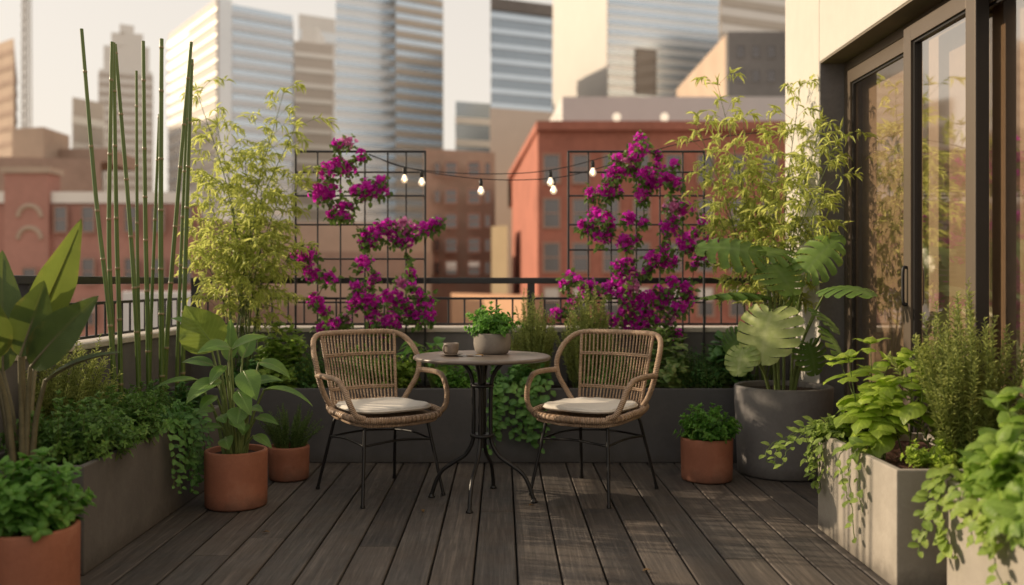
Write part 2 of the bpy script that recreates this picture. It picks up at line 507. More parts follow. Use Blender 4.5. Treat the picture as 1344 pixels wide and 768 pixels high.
def inst(mb, T, pos, fwd, up, L, W, tint, mat=0):
    pos, fwd, up = (np.asarray(a, float).reshape(-1, 3) for a in (pos, fwd, up))
    n = len(pos)
    L = np.broadcast_to(L, (n,)).astype(float)
    W = np.broadcast_to(W, (n,)).astype(float)
    tint = np.broadcast_to(tint, (n,)).astype(float)
    y = unit(fwd)
    x = np.cross(y, up)
    bad = np.linalg.norm(x, axis=1) < 1e-3
    x[bad] = np.cross(y[bad], (0.31, 0.72, 0.1))
    x = unit(x)
    z = np.cross(x, y)
    ch = rng.integers(0, len(T), n)
    for k, (V, fs, U) in enumerate(T):
        s = ch == k
        c = int(s.sum())
        if not c:
            continue
        p = (pos[s][:, None] + V[None, :, 0:1] * W[s][:, None, None] * x[s][:, None]
             + V[None, :, 1:2] * L[s][:, None, None] * y[s][:, None] + V[None, :, 2:3] * L[s][:, None, None] * z[s][:, None])
        A = np.zeros((c, len(V), 3))
        A[:, :, :2] = U[None]
        A[:, :, 2] = tint[s][:, None]
        q = (fs[None] + (np.arange(c) * len(V))[:, None, None]).reshape(-1, fs.shape[1])
        mb.add(p.reshape(-1, 3), q, A.reshape(-1, 3), mat)


class Leaves:
    def __init__(self):
        self.p, self.f, self.u, self.L, self.W, self.t = [], [], [], [], [], []

    def add(self, p, f, u, L, W, t):
        self.p.append(p); self.f.append(f); self.u.append(u); self.L.append(L); self.W.append(W); self.t.append(t)

    def flush(self, mb, T, mat=0):
        if self.p:
            inst(mb, T, self.p, self.f, self.u, np.array(self.L), np.array(self.W), np.array(self.t), mat)


def rnd(a, b):
    return float(rng.uniform(a, b))


def shoot(lv, st, base, tip, L, W, nodes=6, start=0.3, opp=True, r=0.003, el=0.5, shrink=0.5, bow=0.25, tint=(0.1, 0.9), sag=0.0):
    base, tip = np.asarray(base, float), np.asarray(tip, float)
    d = tip - base
    ln = np.linalg.norm(d)
    mid = base + d * 0.5 + np.array((rnd(-1, 1), rnd(-1, 1), rnd(0, 1))) * ln * bow * 0.4 - np.array((d[0], d[1], 0)) * bow * 0.5
    if sag:
        tip = tip - np.array((0, 0, sag))
    c = spline((base, mid, tip), 9)
    if st is not None:
        tube(st, c, np.linspace(r, r * 0.5, 9), 5, False)
    az = rnd(0, 6.28)
    for k in range(nodes):
        t = start + (1 - start) * (k + 0.5 * rnd(0, 1)) / max(1, nodes - 0.5)
        s = min(t, 1.0) * 8
        i = min(int(s), 7)
        p = c[i] + (c[i + 1] - c[i]) * (s - i)
        tg = unit(c[i + 1] - c[i])
        a = unit(np.cross(tg, (0.2, 0.3, 1) if abs(tg[2]) < 0.95 else (1, 0.2, 0)))
        b = np.cross(tg, a)
        size = 1 - shrink * max(0, (t - start) / (1 - start)) ** 1.5
        for q in range(2 if opp else 1):
            ang = az + q * PI + rnd(-0.3, 0.3)
            rad = a * math.cos(ang) + b * math.sin(ang)
            e = el + rnd(-0.25, 0.25) + 0.35 * (t - start)
            f = rad * math.cos(e) + tg * math.sin(e) + np.array((0, 0, 0.1))
            s2 = size * rnd(0.8, 1.15)
            lv.add(p, f, tg + np.array((0, 0, 0.6)), L * s2, W * s2, rnd(*tint) * 0.75 + 0.25 * t)
        az += PI / 2 + rnd(-0.2, 0.2) if opp else 2.4
    for q in range(4):
        ang = az + q * PI / 2
        tg = unit(c[8] - c[7])
        a = unit(np.cross(tg, (0.2, 0.3, 1) if abs(tg[2]) < 0.95 else (1, 0.2, 0)))
        b = np.cross(tg, a)
        f = (a * math.cos(ang) + b * math.sin(ang)) * 0.7 + tg * 0.7
        lv.add(c[8], f, tg + np.array((0, 0, 0.5)), L * (1 - shrink) * rnd(0.7, 1.0), W * (1 - shrink) * rnd(0.7, 1), rnd(0.55, 1.0))


def bush(lv, st, c, rx, ry, h, n, L, W, nodes=5, spread=0.5, **kw):
    """many leafy shoots that fill a mound over the point c"""
    c = np.asarray(c, float)
    for k in range(n):
        a = rnd(0, 2 * PI)
        e = math.asin(rnd(0.05, 1.0) ** 0.9)
        rr = rnd(0.72, 1.05)
        tip = c + np.array((rx * math.cos(a) * math.cos(e) * rr, ry * math.sin(a) * math.cos(e) * rr, h * (0.15 + 0.85 * math.sin(e)) * rr))
        b = c + np.array((rx * math.cos(a) * rnd(0, spread), ry * math.sin(a) * rnd(0, spread), 0))
        shoot(lv, st, b, tip, L, W, nodes, **kw)


def needles(mb, st, base, tip, n, L, W, tint=(0.1, 0.9), start=0.15, r=0.0025, bow=0.15):
    base, tip = np.asarray(base, float), np.asarray(tip, float)
    d = tip - base
    ln = np.linalg.norm(d)
    mid = base + d * 0.5 - np.array((d[0], d[1], 0)) * bow + np.array((rnd(-1, 1), rnd(-1, 1), 0)) * ln * 0.05
    c = spline((base, mid, tip), 10)
    tube(st, c, np.linspace(r, r * 0.4, 10), 5, False)
    t = start + (1 - start) * (np.arange(n) + rng.uniform(0, 1, n)) / n
    s = np.clip(t, 0, 0.999) * 9
    i = s.astype(int)
    p = c[i] + (c[i + 1] - c[i]) * (s - i)[:, None]
    tg = unit(c[i + 1] - c[i])
    a = unit(np.cross(tg, np.tile((0.2, 0.35, 0.9), (n, 1)) * np.where(np.abs(tg[:, 2:3]) < 0.9, 1, 0) + np.where(np.abs(tg[:, 2:3]) < 0.9, 0, 1) * np.array((1, 0.1, 0.0))))
    b = np.cross(tg, a)
    ang = np.arange(n) * 2.4 + rng.uniform(-0.4, 0.4, n)
    rad = a * np.cos(ang)[:, None] + b * np.sin(ang)[:, None]
    el = rng.uniform(0.45, 1.0, n)[:, None]
    f = rad * np.cos(el) + tg * np.sin(el)
    sz = (1 - 0.45 * np.clip((t - 0.5) / 0.5, 0, 1) ** 1.5) * rng.uniform(0.75, 1.15, n)
    inst(mb, T_NEE, p, f, tg, L * sz, W * np.ones(n), np.clip(rng.uniform(*tint, n) * 0.7 + 0.3 * t, 0, 1))


def plant(name, label, cat, loc, group=None):
    return thing(name, label, cat, loc, group)


def leafy(root, lv, mb, st, T, leafm, stemm):
    lv.flush(mb, T)
    mb.build('foliage', leafm, root)
    if st is not None and st.n:
        st.build('stem', stemm, root)


def rosemary(name, label, loc, rx, ry, h, n, per, L, W, lm, cat='herb plant', group=None, stm='stem_green', lean=(0, 0)):
    root = plant(name, label, cat, loc, group)
    mb, st = MB(), MB()
    loc = np.asarray(loc, float)
    for k in range(n):
        a = rnd(0, 2 * PI)
        q = math.sqrt(rnd(0, 1))
        b = loc + np.array((rx * 0.45 * q * math.cos(a), ry * 0.45 * q * math.sin(a), 0))
        hh = h * (1 - 0.45 * q ** 2) * rnd(0.72, 1.05)
        tp = loc + np.array((rx * q * math.cos(a) * rnd(0.8, 1.15) + lean[0] * hh, ry * q * math.sin(a) + lean[1] * hh, hh))
        needles(mb, st, b, tp, per, L, W)
    mb.build('foliage', M[lm], root)
    st.build('stem', M[stm], root)
    return root


def shrub(name, label, loc, rx, ry, h, n, L, W, T, lm, nodes=5, cat='plant', group=None, stm='stem_green', **kw):
    root = plant(name, label, cat, loc, group)
    lv, mb, st = Leaves(), MB(), MB()
    bush(lv, st, loc, rx, ry, h, n, L, W, nodes, **kw)
    leafy(root, lv, mb, st, T, M[lm], M[stm])
    return root


def vine(lv, st, pts, gap, L, W, out, r=0.002, tint=(0.2, 0.9)):
    c = spline(pts, max(8, len(pts) * 6))
    c[1:-1] += rng.uniform(-0.006, 0.006, (len(c) - 2, 3))
    tube(st, c, r, 5, False)
    ln = np.concatenate(([0], np.cumsum(np.linalg.norm(np.diff(c, axis=0), axis=1))))
    out = np.asarray(out, float)
    s, k = gap * 0.5, 0
    while s < ln[-1]:
        i = min(np.searchsorted(ln, s) - 1, len(c) - 2)
        t = (s - ln[i]) / max(1e-6, ln[i + 1] - ln[i])
        p = c[i] + (c[i + 1] - c[i]) * t
        tg = unit(c[i + 1] - c[i])
        side = np.cross(tg, out) * (1 if k % 2 else -1)
        f = unit(side * rnd(0.5, 1.0) + out * rnd(0.3, 0.8) + np.array((0, 0, rnd(-0.6, 0.1))) + tg * 0.2)
        q = p + f * L * 0.25
        sz = rnd(0.65, 1.15) * (1 - 0.3 * s / ln[-1])
        lv.add(q, f, out * 1.0 + np.array((0, 0, 0.9)), L * sz, W * sz, rnd(*tint))
        s += gap * rnd(0.6, 1.4)
        k += 1


def blade(mb, P0, P1, nrm, w, sag, prof=ovate, nv=14, nu=3, fold=0.18, wave=0.0, tint=0.5, tears=0, twist=0.0):
    P0, P1, nrm = (np.asarray(a, float) for a in (P0, P1, nrm))
    d = P1 - P0
    nrm = unit(nrm - unit(d) * np.dot(nrm, unit(d)))
    ctrl = P0 + d * 0.5 + nrm * sag
    ph = rnd(0, 6)
    rows, U = [], []
    cuts = sorted(rnd(0.2, 0.9) for _ in range(tears))
    for j in range(nv + 1):
        v = j / nv
        c = (1 - v) ** 2 * P0 + 2 * v * (1 - v) * ctrl + v * v * P1
        tg = unit(2 * (1 - v) * (ctrl - P0) + 2 * v * (P1 - ctrl))
        sd = unit(np.cross(tg, nrm))
        nn = np.cross(sd, tg)
        if twist:
            a = twist * v
            sd, nn = sd * math.cos(a) + nn * math.sin(a), nn * math.cos(a) - sd * math.sin(a)
        hw = max(prof(v), 0.03 if j == 0 else 0.0) * w / 2
        for i in range(-nu, nu + 1):
            u = i / nu
            p = c + sd * u * hw + nn * (fold * abs(u) * hw + wave * w * math.sin(v * 13 + ph + u * 1.5) * u * u)
            rows.append(p)
            U.append((u, v, tint))
    ww = 2 * nu + 1
    fs = []
    for j in range(nv):
        for i in range(ww - 1):
            fs.append((j * ww + i, j * ww + i + 1, (j + 1) * ww + i + 1, (j + 1) * ww + i))
    V = np.array(rows)
    if tears:
        # a tear parts the blade along a side vein: the rows on each side of it draw apart
        for ci, cv in enumerate(cuts):
            j = max(2, min(nv - 2, int(cv * nv)))
            sgn = 1 if ci % 2 else -1
            for i in range(nu + 1, ww) if sgn > 0 else range(0, nu):
                e = abs(i - nu) / nu
                p, q = j * ww + i, (j + 1) * ww + i
                dv = V[q] - V[p]
                V[p] = V[p] + dv * 0.30 * e
                V[p] += nrm * w * 0.05 * e
    mb.add(V, fs, np.array(U))


def monstera_t(nl=7, gap=0.15, st0=0.42, dr=0.16):
    V, U, fs = [], [], []
    def rho(th):
        pts = [(0, 0.74), (35, 0.60), (75, 0.53), (110, 0.52), (145, 0.50), (168, 0.36), (180, 0.20)]
        d = math.degrees(th)
        for (a, ra), (b, rb) in zip(pts, pts[1:]):
            if a <= d <= b:
                return ra + (rb - ra) * (d - a) / (b - a)
        return 0.2
    for sd in (1, -1):
        for k in range(nl):
            a0 = math.radians(4 + (172 - 4) * k / nl)
            a1 = math.radians(4 + (172 - 4) * (k + 1) / nl)
            y0, y1 = 0.92 * (1 - k / nl) ** 1.1, 0.92 * (1 - (k + 1) / nl) ** 1.1
            nr, na = 8, 4
            base = len(V)
            for r in range(nr + 1):
                rr = r / nr
                g = 0.0 if rr < (st0 if k % 2 else st0 + 0.14) else gap * ((rr - st0) / (1 - st0)) ** 0.4
                if k == 0:
                    g *= 0.5
                for a in range(na + 1):
                    aa = a / na
                    ae = 0.5 + (aa - 0.5) * (1 - g)
                    th = a0 + (a1 - a0) * ae
                    oy = y0 + (y1 - y0) * ae
                    R = rho(th) * (1 - 0.05 * (2 * aa - 1) ** 4)
                    tx, ty = math.sin(th) * R, 0.30 + math.cos(th) * R
                    x = tx * rr
                    y = oy + (ty - oy) * rr + 0.05 * math.sin(PI * rr)
                    z = 0.10 * abs(x) - 0.55 * x * x - dr * y * y + 0.02 * math.sin((aa - 0.5) * PI) * 0 - 0.03 * math.cos((2 * aa - 1) * PI / 2) * rr
                    V.append((x * sd, y, z))
                    U.append((rr * sd * 1.0 if rr > 0.02 else 0.0, 0.5 + (aa - 0.5) * 0.05, 0))
            for r in range(nr):
                for a in range(na):
                    q = (base + r * (na + 1) + a, base + r * (na + 1) + a + 1, base + (r + 1) * (na + 1) + a + 1, base + (r + 1) * (na + 1) + a)
                    fs.append(q if sd < 0 else q[::-1])
    return np.array(V), np.array(fs), np.array(U)[:, :2]


T_MON = [monstera_t()]
T_MON2 = [monstera_t(7, 0.27, 0.34, 0.34)]


# ------------------------------------------------------------------ camera, light, sky
cam = bpy.data.cameras.new("camera")
cam.sensor_width = 36
cam.lens = F / 1344 * 36
cam.shift_x = 13 / 1344
cam.shift_y = -14 / 1344
cam.clip_start = 0.05
cam.clip_end = 4000
cam.dof.use_dof = True
cam.dof.focus_distance = 4.25
cam.dof.aperture_fstop = 1.25
co = bpy.data.objects.new("camera", cam)
COL.objects.link(co)
co.location = (0, 0, CH)
co.rotation_euler = (math.radians(90), 0, 0)
scene.camera = co

EL = math.radians(20.0)
AZ = math.atan2(-0.965, 0.262)          # direction to the sun in plan, measured from +Y towards +X
to_sun = Vector((math.sin(AZ) * math.cos(EL), math.cos(AZ) * math.cos(EL), math.sin(EL)))
sl = bpy.data.lights.new("sun", 'SUN')
sl.energy = 5.0
sl.angle = math.radians(0.6)
sl.color = (1.0, 0.80, 0.57)
so = bpy.data.objects.new("sun", sl)
COL.objects.link(so)
so.location = (-8, 4, 6)
so.rotation_euler = (-to_sun).to_track_quat('-Z', 'Y').to_euler()

w = bpy.data.worlds.new("World")
scene.world = w
w.use_nodes = True
wn = w.node_tree
wn.nodes.clear()
sky = wn.nodes.new('ShaderNodeTexSky')
sky.sky_type = 'NISHITA'
sky.sun_disc = False
sky.sun_elevation = EL
sky.sun_rotation = AZ % (2 * PI)
sky.air_density = 1.0
sky.dust_density = 4.0
sky.ozone_density = 1.0
bg = wn.nodes.new('ShaderNodeBackground')
bg.inputs[1].default_value = 0.15
wo = wn.nodes.new('ShaderNodeOutputWorld')
tc_ = wn.nodes.new('ShaderNodeTexCoord')
sx_ = wn.nodes.new('ShaderNodeSeparateXYZ')
wn.links.new(tc_.outputs['Generated'], sx_.inputs[0])
rp_ = wn.nodes.new('ShaderNodeValToRGB')
rp_.color_ramp.elements[0].position = 0.0
rp_.color_ramp.elements[0].color = (0.94, 0.94, 0.94, 1)
rp_.color_ramp.elements[1].position = 0.75
rp_.color_ramp.elements[1].color = (0.60, 0.60, 0.60, 1)
el_ = rp_.color_ramp.elements.new(0.25)
el_.color = (0.84, 0.84, 0.84, 1)
wn.links.new(sx_.outputs[2], rp_.inputs[0])
hz_ = wn.nodes.new('ShaderNodeMix')
hz_.data_type = 'RGBA'
hz_.inputs[7].default_value = (6.5, 5.85, 5.05, 1)      # pale warm haze low in the sky
wn.links.new(rp_.outputs[0], hz_.inputs[0])
wn.links.new(sky.outputs[0], hz_.inputs[6])
wn.links.new(hz_.outputs[2], bg.inputs[0])
wn.links.new(bg.outputs[0], wo.inputs[0])
scene.view_settings.view_transform = 'Standard'
scene.view_settings.look = 'None'
scene.view_settings.exposure = 0
scene.view_settings.gamma = 1
scene.cycles.use_denoising = True
scene.cycles.max_bounces = 7
scene.cycles.diffuse_bounces = 3
scene.cycles.glossy_bounces = 3
scene.cycles.transmission_bounces = 4
scene.cycles.transparent_max_bounces = 8
scene.cycles.caustics_reflective = False
scene.cycles.caustics_refractive = False

# ------------------------------------------------------------------ terrace setting
mb = MB()
pitch, bw, th = 0.163, 0.155, 0.028
x = -2.04 + 0.02
x = 659 and (636 - VX) * 5.5 / F - pitch * 12
while x < 1.88:
    y = -1.2 + rnd(-1.5, 0)
    while y < 5.96:
        ln = rnd(2.2, 3.6)
        y0, y1 = max(y, -1.2), min(y + ln, 5.96)
        if y1 - y0 > 0.02 and x + pitch > -2.04:
            x0, x1 = max(x + 0.004, -2.03), min(x + pitch - 0.004, 1.885)
            c = 0.004
            z1 = 0.0 - rnd(0, 0.0012)
            pr = [(x0, -th), (x0, z1 - c), (x0 + c, z1), (x1 - c, z1), (x1, z1 - c), (x1, -th)]
            v = [(a, yy, b) for yy in (y0 + 0.0015, y1 - 0.0015) for a, b in pr]
            f = [(i, i + 1, i + 7, i + 6) for i in range(5)] + [(5, 4, 3, 2, 1, 0), (6, 7, 8, 9, 10, 11)]
            mb.add(v, [q[::-1] for q in f], (0.5, 0.5, rnd(0, 1)))
        y += ln
    x += pitch
deck = mb.build('deck', M['deck'], smooth=False, loc=(0, 3, 0))
tag(deck, kind='structure')
mb = MB()
box(mb, -2.29, 4.4, -1.2, 6.25, -0.35, -0.034)
tag(mb.build('roof_slab', M['under'], smooth=False, loc=(0, 3, -0.1)), kind='structure')
mb = MB()
g = 3000
mb.add([(-g, -g, -22), (g, -g, -22), (g, g, -22), (-g, g, -22)], [(0, 1, 2, 3)])
tag(mb.build('ground', solid("hazy city ground", (0.26, 0.22, 0.18), 0.9, scale=0.05, bump=0), loc=(0, 0, -22)), kind='structure')  # lighter ground colour stands for haze and bounces light onto the towers

PT = 0.79
r_ = thing('parapet_wall', 'low grey rendered parapet carrying the railing behind the trellises', 'wall', (0, 6.12, 0))
mb = MB(); box(mb, -2.29, 1.885, 6.0, 6.25, -0.03, PT - 0.03); mb.build('wall', M['parapet'], r_, False, bevel=0.004)
mb = MB(); box(mb, -2.31, 1.886, 5.985, 6.27, PT - 0.0298, PT); mb.build('coping', M['coping'], r_, False, bevel=0.005)
r_ = thing('parapet_wall', 'low grey parapet running along behind the bamboo canes and banana plant', 'wall', (-2.16, 3.5, 0))
mb = MB(); box(mb, -2.29, -2.04, -1.0, 5.997, -0.03, PT - 0.03); mb.build('wall', M['parapet'], r_, False, bevel=0.004)
mb = MB(); box(mb, -2.31, -2.025, -1.0, 5.982, PT - 0.0298, PT); mb.build('coping', M['coping'], r_, False, bevel=0.005)


def railing(label, a, b, posts, npk):
    a, b = np.array(a, float), np.array(b, float)
    mid = (a + b) / 2
    t = thing('railing', label, 'railing', (mid[0], mid[1], PT))
    ax = 0 if abs(b[0] - a[0]) > abs(b[1] - a[1]) else 1
    def bar(name, h, z0, z1, s=a, e=b):
        mb = MB()
        lo, hi = np.minimum(s, e), np.maximum(s, e)
        if ax == 0:
            box(mb, lo[0], hi[0], a[1] - h, a[1] + h, z0, z1)
        else:
            box(mb, a[0] - h, a[0] + h, lo[1], hi[1], z0, z1)
        return mb.build(name, M['rail'], t, False, bevel=min(h, (z1 - z0) / 2) * 0.25)
    bar('top_rail', 0.028, 1.078, 1.118)
    bar('middle_rail', 0.008, 0.972, 0.988)
    bar('bottom_rail', 0.008, 0.803, 0.817)
    for p in posts:
        mb = MB()
        q = a + (b - a) * p
        box(mb, q[0] - 0.024, q[0] + 0.024, q[1] - 0.024, q[1] + 0.024, PT, 1.0778)
        box(mb, q[0] - 0.05, q[0] + 0.05, q[1] - 0.05, q[1] + 0.05, PT + 0.0003, PT + 0.012)
        mb.build('post', M['rail'], t, False)
    for k in range(1, npk):
        q = a + (b - a) * k / npk
        if min(abs(k / npk - p) for p in posts) * np.linalg.norm(b - a) < 0.04:
            continue
        mb = MB()
        tube(mb, [(q[0], q[1], 0.8172), (q[0], q[1], 0.9718)], 0.0065, 6, False)
        mb.build('baluster', M['rail'], t)
    return t


railing('dark steel railing with thin balusters behind the two trellises', (-2.06, 6.07), (1.88, 6.07), (0.0065, 0.5716, 0.99), 37)
railing('dark steel side railing behind the bamboo canes', (-2.09, 5.99), (-2.09, 0.0), (0.33, 0.68, 0.995), 56)

# ------------------------------------------------------------------ house with sliding door
hs = thing('house', 'cream stucco house with wide dark framed sliding glass doors', 'house', (2.1, 3.5, 0))
WX, RY, HZ = 1.89, 5.45, 2.40
mb = MB(); box(mb, WX, 4.4, RY + 0.003, 6.11, -0.03, 7.0); mb.build('wall', M['stucco'], hs, False, bevel=0.008)
mb = MB(); box(mb, WX, 4.4, -1.2, RY, HZ, 7.0); mb.build('wall', M['stucco'], hs, False, bevel=0.006)
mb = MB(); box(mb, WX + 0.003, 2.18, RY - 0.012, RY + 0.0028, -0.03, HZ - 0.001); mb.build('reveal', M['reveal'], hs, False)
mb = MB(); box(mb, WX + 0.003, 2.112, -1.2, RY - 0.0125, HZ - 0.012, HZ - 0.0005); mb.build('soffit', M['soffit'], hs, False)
# room behind the glass
mb = MB(); box(mb, 4.2, 4.39, -1.2, RY, 0.0, HZ - 0.002); mb.build('interior_wall', M['room'], hs, False)
mb = MB(); box(mb, 2.3, 4.199, RY - 0.2, RY - 0.013, 0.0, HZ - 0.014); mb.build('interior_wall', M['room'], hs, False)
mb = MB(); box(mb, 2.0, 4.199, -1.2, RY - 0.21, -0.03, 0.0); mb.build('interior_floor', M['room_floor'], hs, False)
mb = MB()
box(mb, 2.135, 2.138, 0.5, 5.42, 0.02, HZ - 0.06)
tube(mb, [(2.15, 0.5, HZ - 0.045), (2.15, 5.42, HZ - 0.045)], 0.022, 10)
mb.build('roller_blind', M['curtain'], hs, False)


def panel(label, X0, X1, ya, yb, z0, z1, s, handle=False, top=0.075):
    """a framed glass leaf in the plane X, ya > yb"""
    d = MB()
    box(d, X0, X1, ya - s, ya, z0, z1)
    box(d, X0, X1, yb, yb + s, z0, z1)
    box(d, X0, X1, yb + s, ya - s, z1 - top, z1)
    box(d, X0, X1, yb + s, ya - s, z0, z0 + 0.10)
    o = d.build('door', M['bronze'], hs, False, bevel=0.002)
    if label:
        o['label'] = label
    gk = MB()
    q = 0.014
    xa, xb = X0 + 0.012, X1 - 0.012
    box(gk, xa, xb, ya - s - q, ya - s - 0.0005, z0 + 0.1005, z1 - top - 0.0005)
    box(gk, xa, xb, yb + s + 0.0005, yb + s + 0.012, z0 + 0.1005, z1 - top - 0.0005)
    box(gk, xa, xb, yb + s + 0.0125, ya - s - q - 0.0005, z1 - top - 0.012, z1 - top - 0.0005)
    gb = gk.build('gasket_or_shade', M['gasket_or_shade'], o, False)
    gm = MB()
    xm = (X0 + X1) / 2
    gm.add([(xm, yb + s, z0 + 0.09), (xm, ya - s, z0 + 0.09), (xm, ya - s, z1 - top + 0.01), (xm, yb + s, z1 - top + 0.01)], [(0, 1, 2, 3)])
    gm.build('pane', M['glass'], o, False)
    if handle:
        end_shade = MB()
        box(end_shade, X0 + 0.002, X1 - 0.001, yb - 0.004, yb - 0.0005, z0 + 0.002, z1 - 0.002)
        end_shade.build('gasket_or_shade', M['gasket_or_shade'], o, False)  # no seal here: black strip puts the unlit end face's shade into colour
        hb = MB()
        yy = ya - s * 0.5
        tube(hb, spline([(X0, yy, 0.98), (X0 - 0.018, yy, 0.985), (X0 - 0.02, yy, 1.07), (X0 - 0.018, yy, 1.155), (X0, yy, 1.16)], 16), 0.008, 8)
        hb.build('handle', M['gasket_or_shade'], o)
    return o


mb = MB()
box(mb, 2.034, 2.11, RY - 0.045, RY - 0.0125, 0.0, 2.387)
box(mb, 2.034, 2.11, -1.2, RY - 0.0455, 2.335, 2.387)
box(mb, 2.034, 2.11, -1.2, RY - 0.0455, 0.0, 0.045)
mb.build('door_frame', M['bronze'], hs, False, bevel=0.002)
panel('fixed glass leaf next to the grey reveal', 2.039, 2.082, 5.402, 4.60, 0.046, 2.333, 0.045)
panel('sliding glass leaf standing forward in its track', 1.975, 2.032, 4.50, 3.816, 0.05, 2.33, 0.080, True)
panel(None, 2.039, 2.082, 4.02, 2.75, 0.046, 2.333, 0.07)
panel(None, 2.039, 2.082, 2.74, 1.5, 0.046, 2.333, 0.07)

# ------------------------------------------------------------------ planters
def trough(label, x0, x1, y0, y1, h, mat, soil='soil', wall=0.028, group=None, name='planter_trough'):
    t = thing(name, label, 'planter', ((x0 + x1) / 2, (y0 + y1) / 2, 0), group)
    ox = [(x0, y0), (x1, y0), (x1, y1), (x0, y1)]
    ix = [(x0 + wall, y0 + wall), (x1 - wall, y0 + wall), (x1 - wall, y1 - wall), (x0 + wall, y1 - wall)]
    v = [(a, b, 0.001) for a, b in ox] + [(a, b, h) for a, b in ox] + [(a, b, h) for a, b in ix] + [(a, b, h - 0.12) for a, b in ix]
    f = []
    for i in range(4):
        j = (i + 1) % 4
        f += [(i, j, 4 + j, 4 + i), (4 + i, 4 + j, 8 + j, 8 + i), (8 + i, 8 + j, 12 + j, 12 + i)]
    f += [(3, 2, 1, 0), (12, 13, 14, 15)]
    mb = MB()
    mb.add(v, f)
    mb.build('box', M[mat], t, False, bevel=0.006)
    mb = MB()
    nx, ny = max(6, int((x1 - x0) / 0.025)), max(6, int((y1 - y0) / 0.025))
    gx, gy = np.meshgrid(np.linspace(x0 + wall + 0.001, x1 - wall - 0.001, nx), np.linspace(y0 + wall + 0.001, y1 - wall - 0.001, ny))
    gz = h - 0.035 + rng.uniform(-0.008, 0.008, gx.shape)
    V = np.stack((gx, gy, gz), -1).reshape(-1, 3)
    q = np.array([(j * nx + i, j * nx + i + 1, (j + 1) * nx + i + 1, (j + 1) * nx + i) for j in range(ny - 1) for i in range(nx - 1)])
    mb.add(V, q)
    mb.build('soil', M[soil], t)
    return t


def round_pot(root, c, r, h, mat, taper=0.97, wall=0.02, lip=0.0, soil='soil'):
    mb = MB()
    rb = r * taper
    pr = [(0.0, 0.002), (rb - 0.014, 0.002), (rb - 0.004, 0.005), (rb, 0.014)]
    for k in range(1, 6):
        pr.append((rb + (r - rb) * k / 6, 0.014 + (h - 0.03) * k / 6))
    if lip:
        pr += [(r, h - lip - 0.004), (r + 0.006, h - lip), (r + 0.006, h - 0.006)]
    pr += [(r, h - 0.008), (r - 0.003, h - 0.002), (r - 0.008, h), (r - wall + 0.004, h), (r - wall, h - 0.005), (r - wall, h - 0.06)]
    lathe(mb, pr, c, 64)
    p = mb.build('pot', M[mat], root)
    mb = MB()
    n, sg = 8, 32
    V, fs = [], []
    for i in range(n + 1):
        for j in range(sg):
            a = j * 2 * PI / sg
            rr = (r - wall - 0.001) * (i + 0.01) / (n + 0.01)
            V.append((c[0] + rr * math.cos(a), c[1] + rr * math.sin(a), c[2] + h - 0.03 + rnd(-0.005, 0.005)))
    for i in range(n):
        for j in range(sg):
            fs.append((i * sg + j, (i + 1) * sg + j, (i + 1) * sg + (j + 1) % sg, i * sg + (j + 1) % sg))
    mb.add(V, fs)
    mb.build('soil', M[soil], root)
    return p


trough('long dark grey planter trough behind the chairs and table', -2.02, 1.87, 5.5, 5.982, 0.448, 'planter_dark')
trough('low grey concrete trough below the banana plant', -2.02, -1.55, 3.39, 4.258, 0.406, 'planter_grey')
trough('grey concrete trough holding the tall bamboo canes', -2.02, -1.552, 4.262, 5.07, 0.406, 'planter_grey')
trough('pale concrete trough holding basil and rosemary', 1.394, 1.872, 3.23, 4.04, 0.425, 'planter_pale', 'soil_red')
trough('pale concrete trough overgrown with broad leaves, cut by the frame corner', 1.497, 1.875, 2.15, 3.08, 0.425, 'planter_pale', 'soil_red')

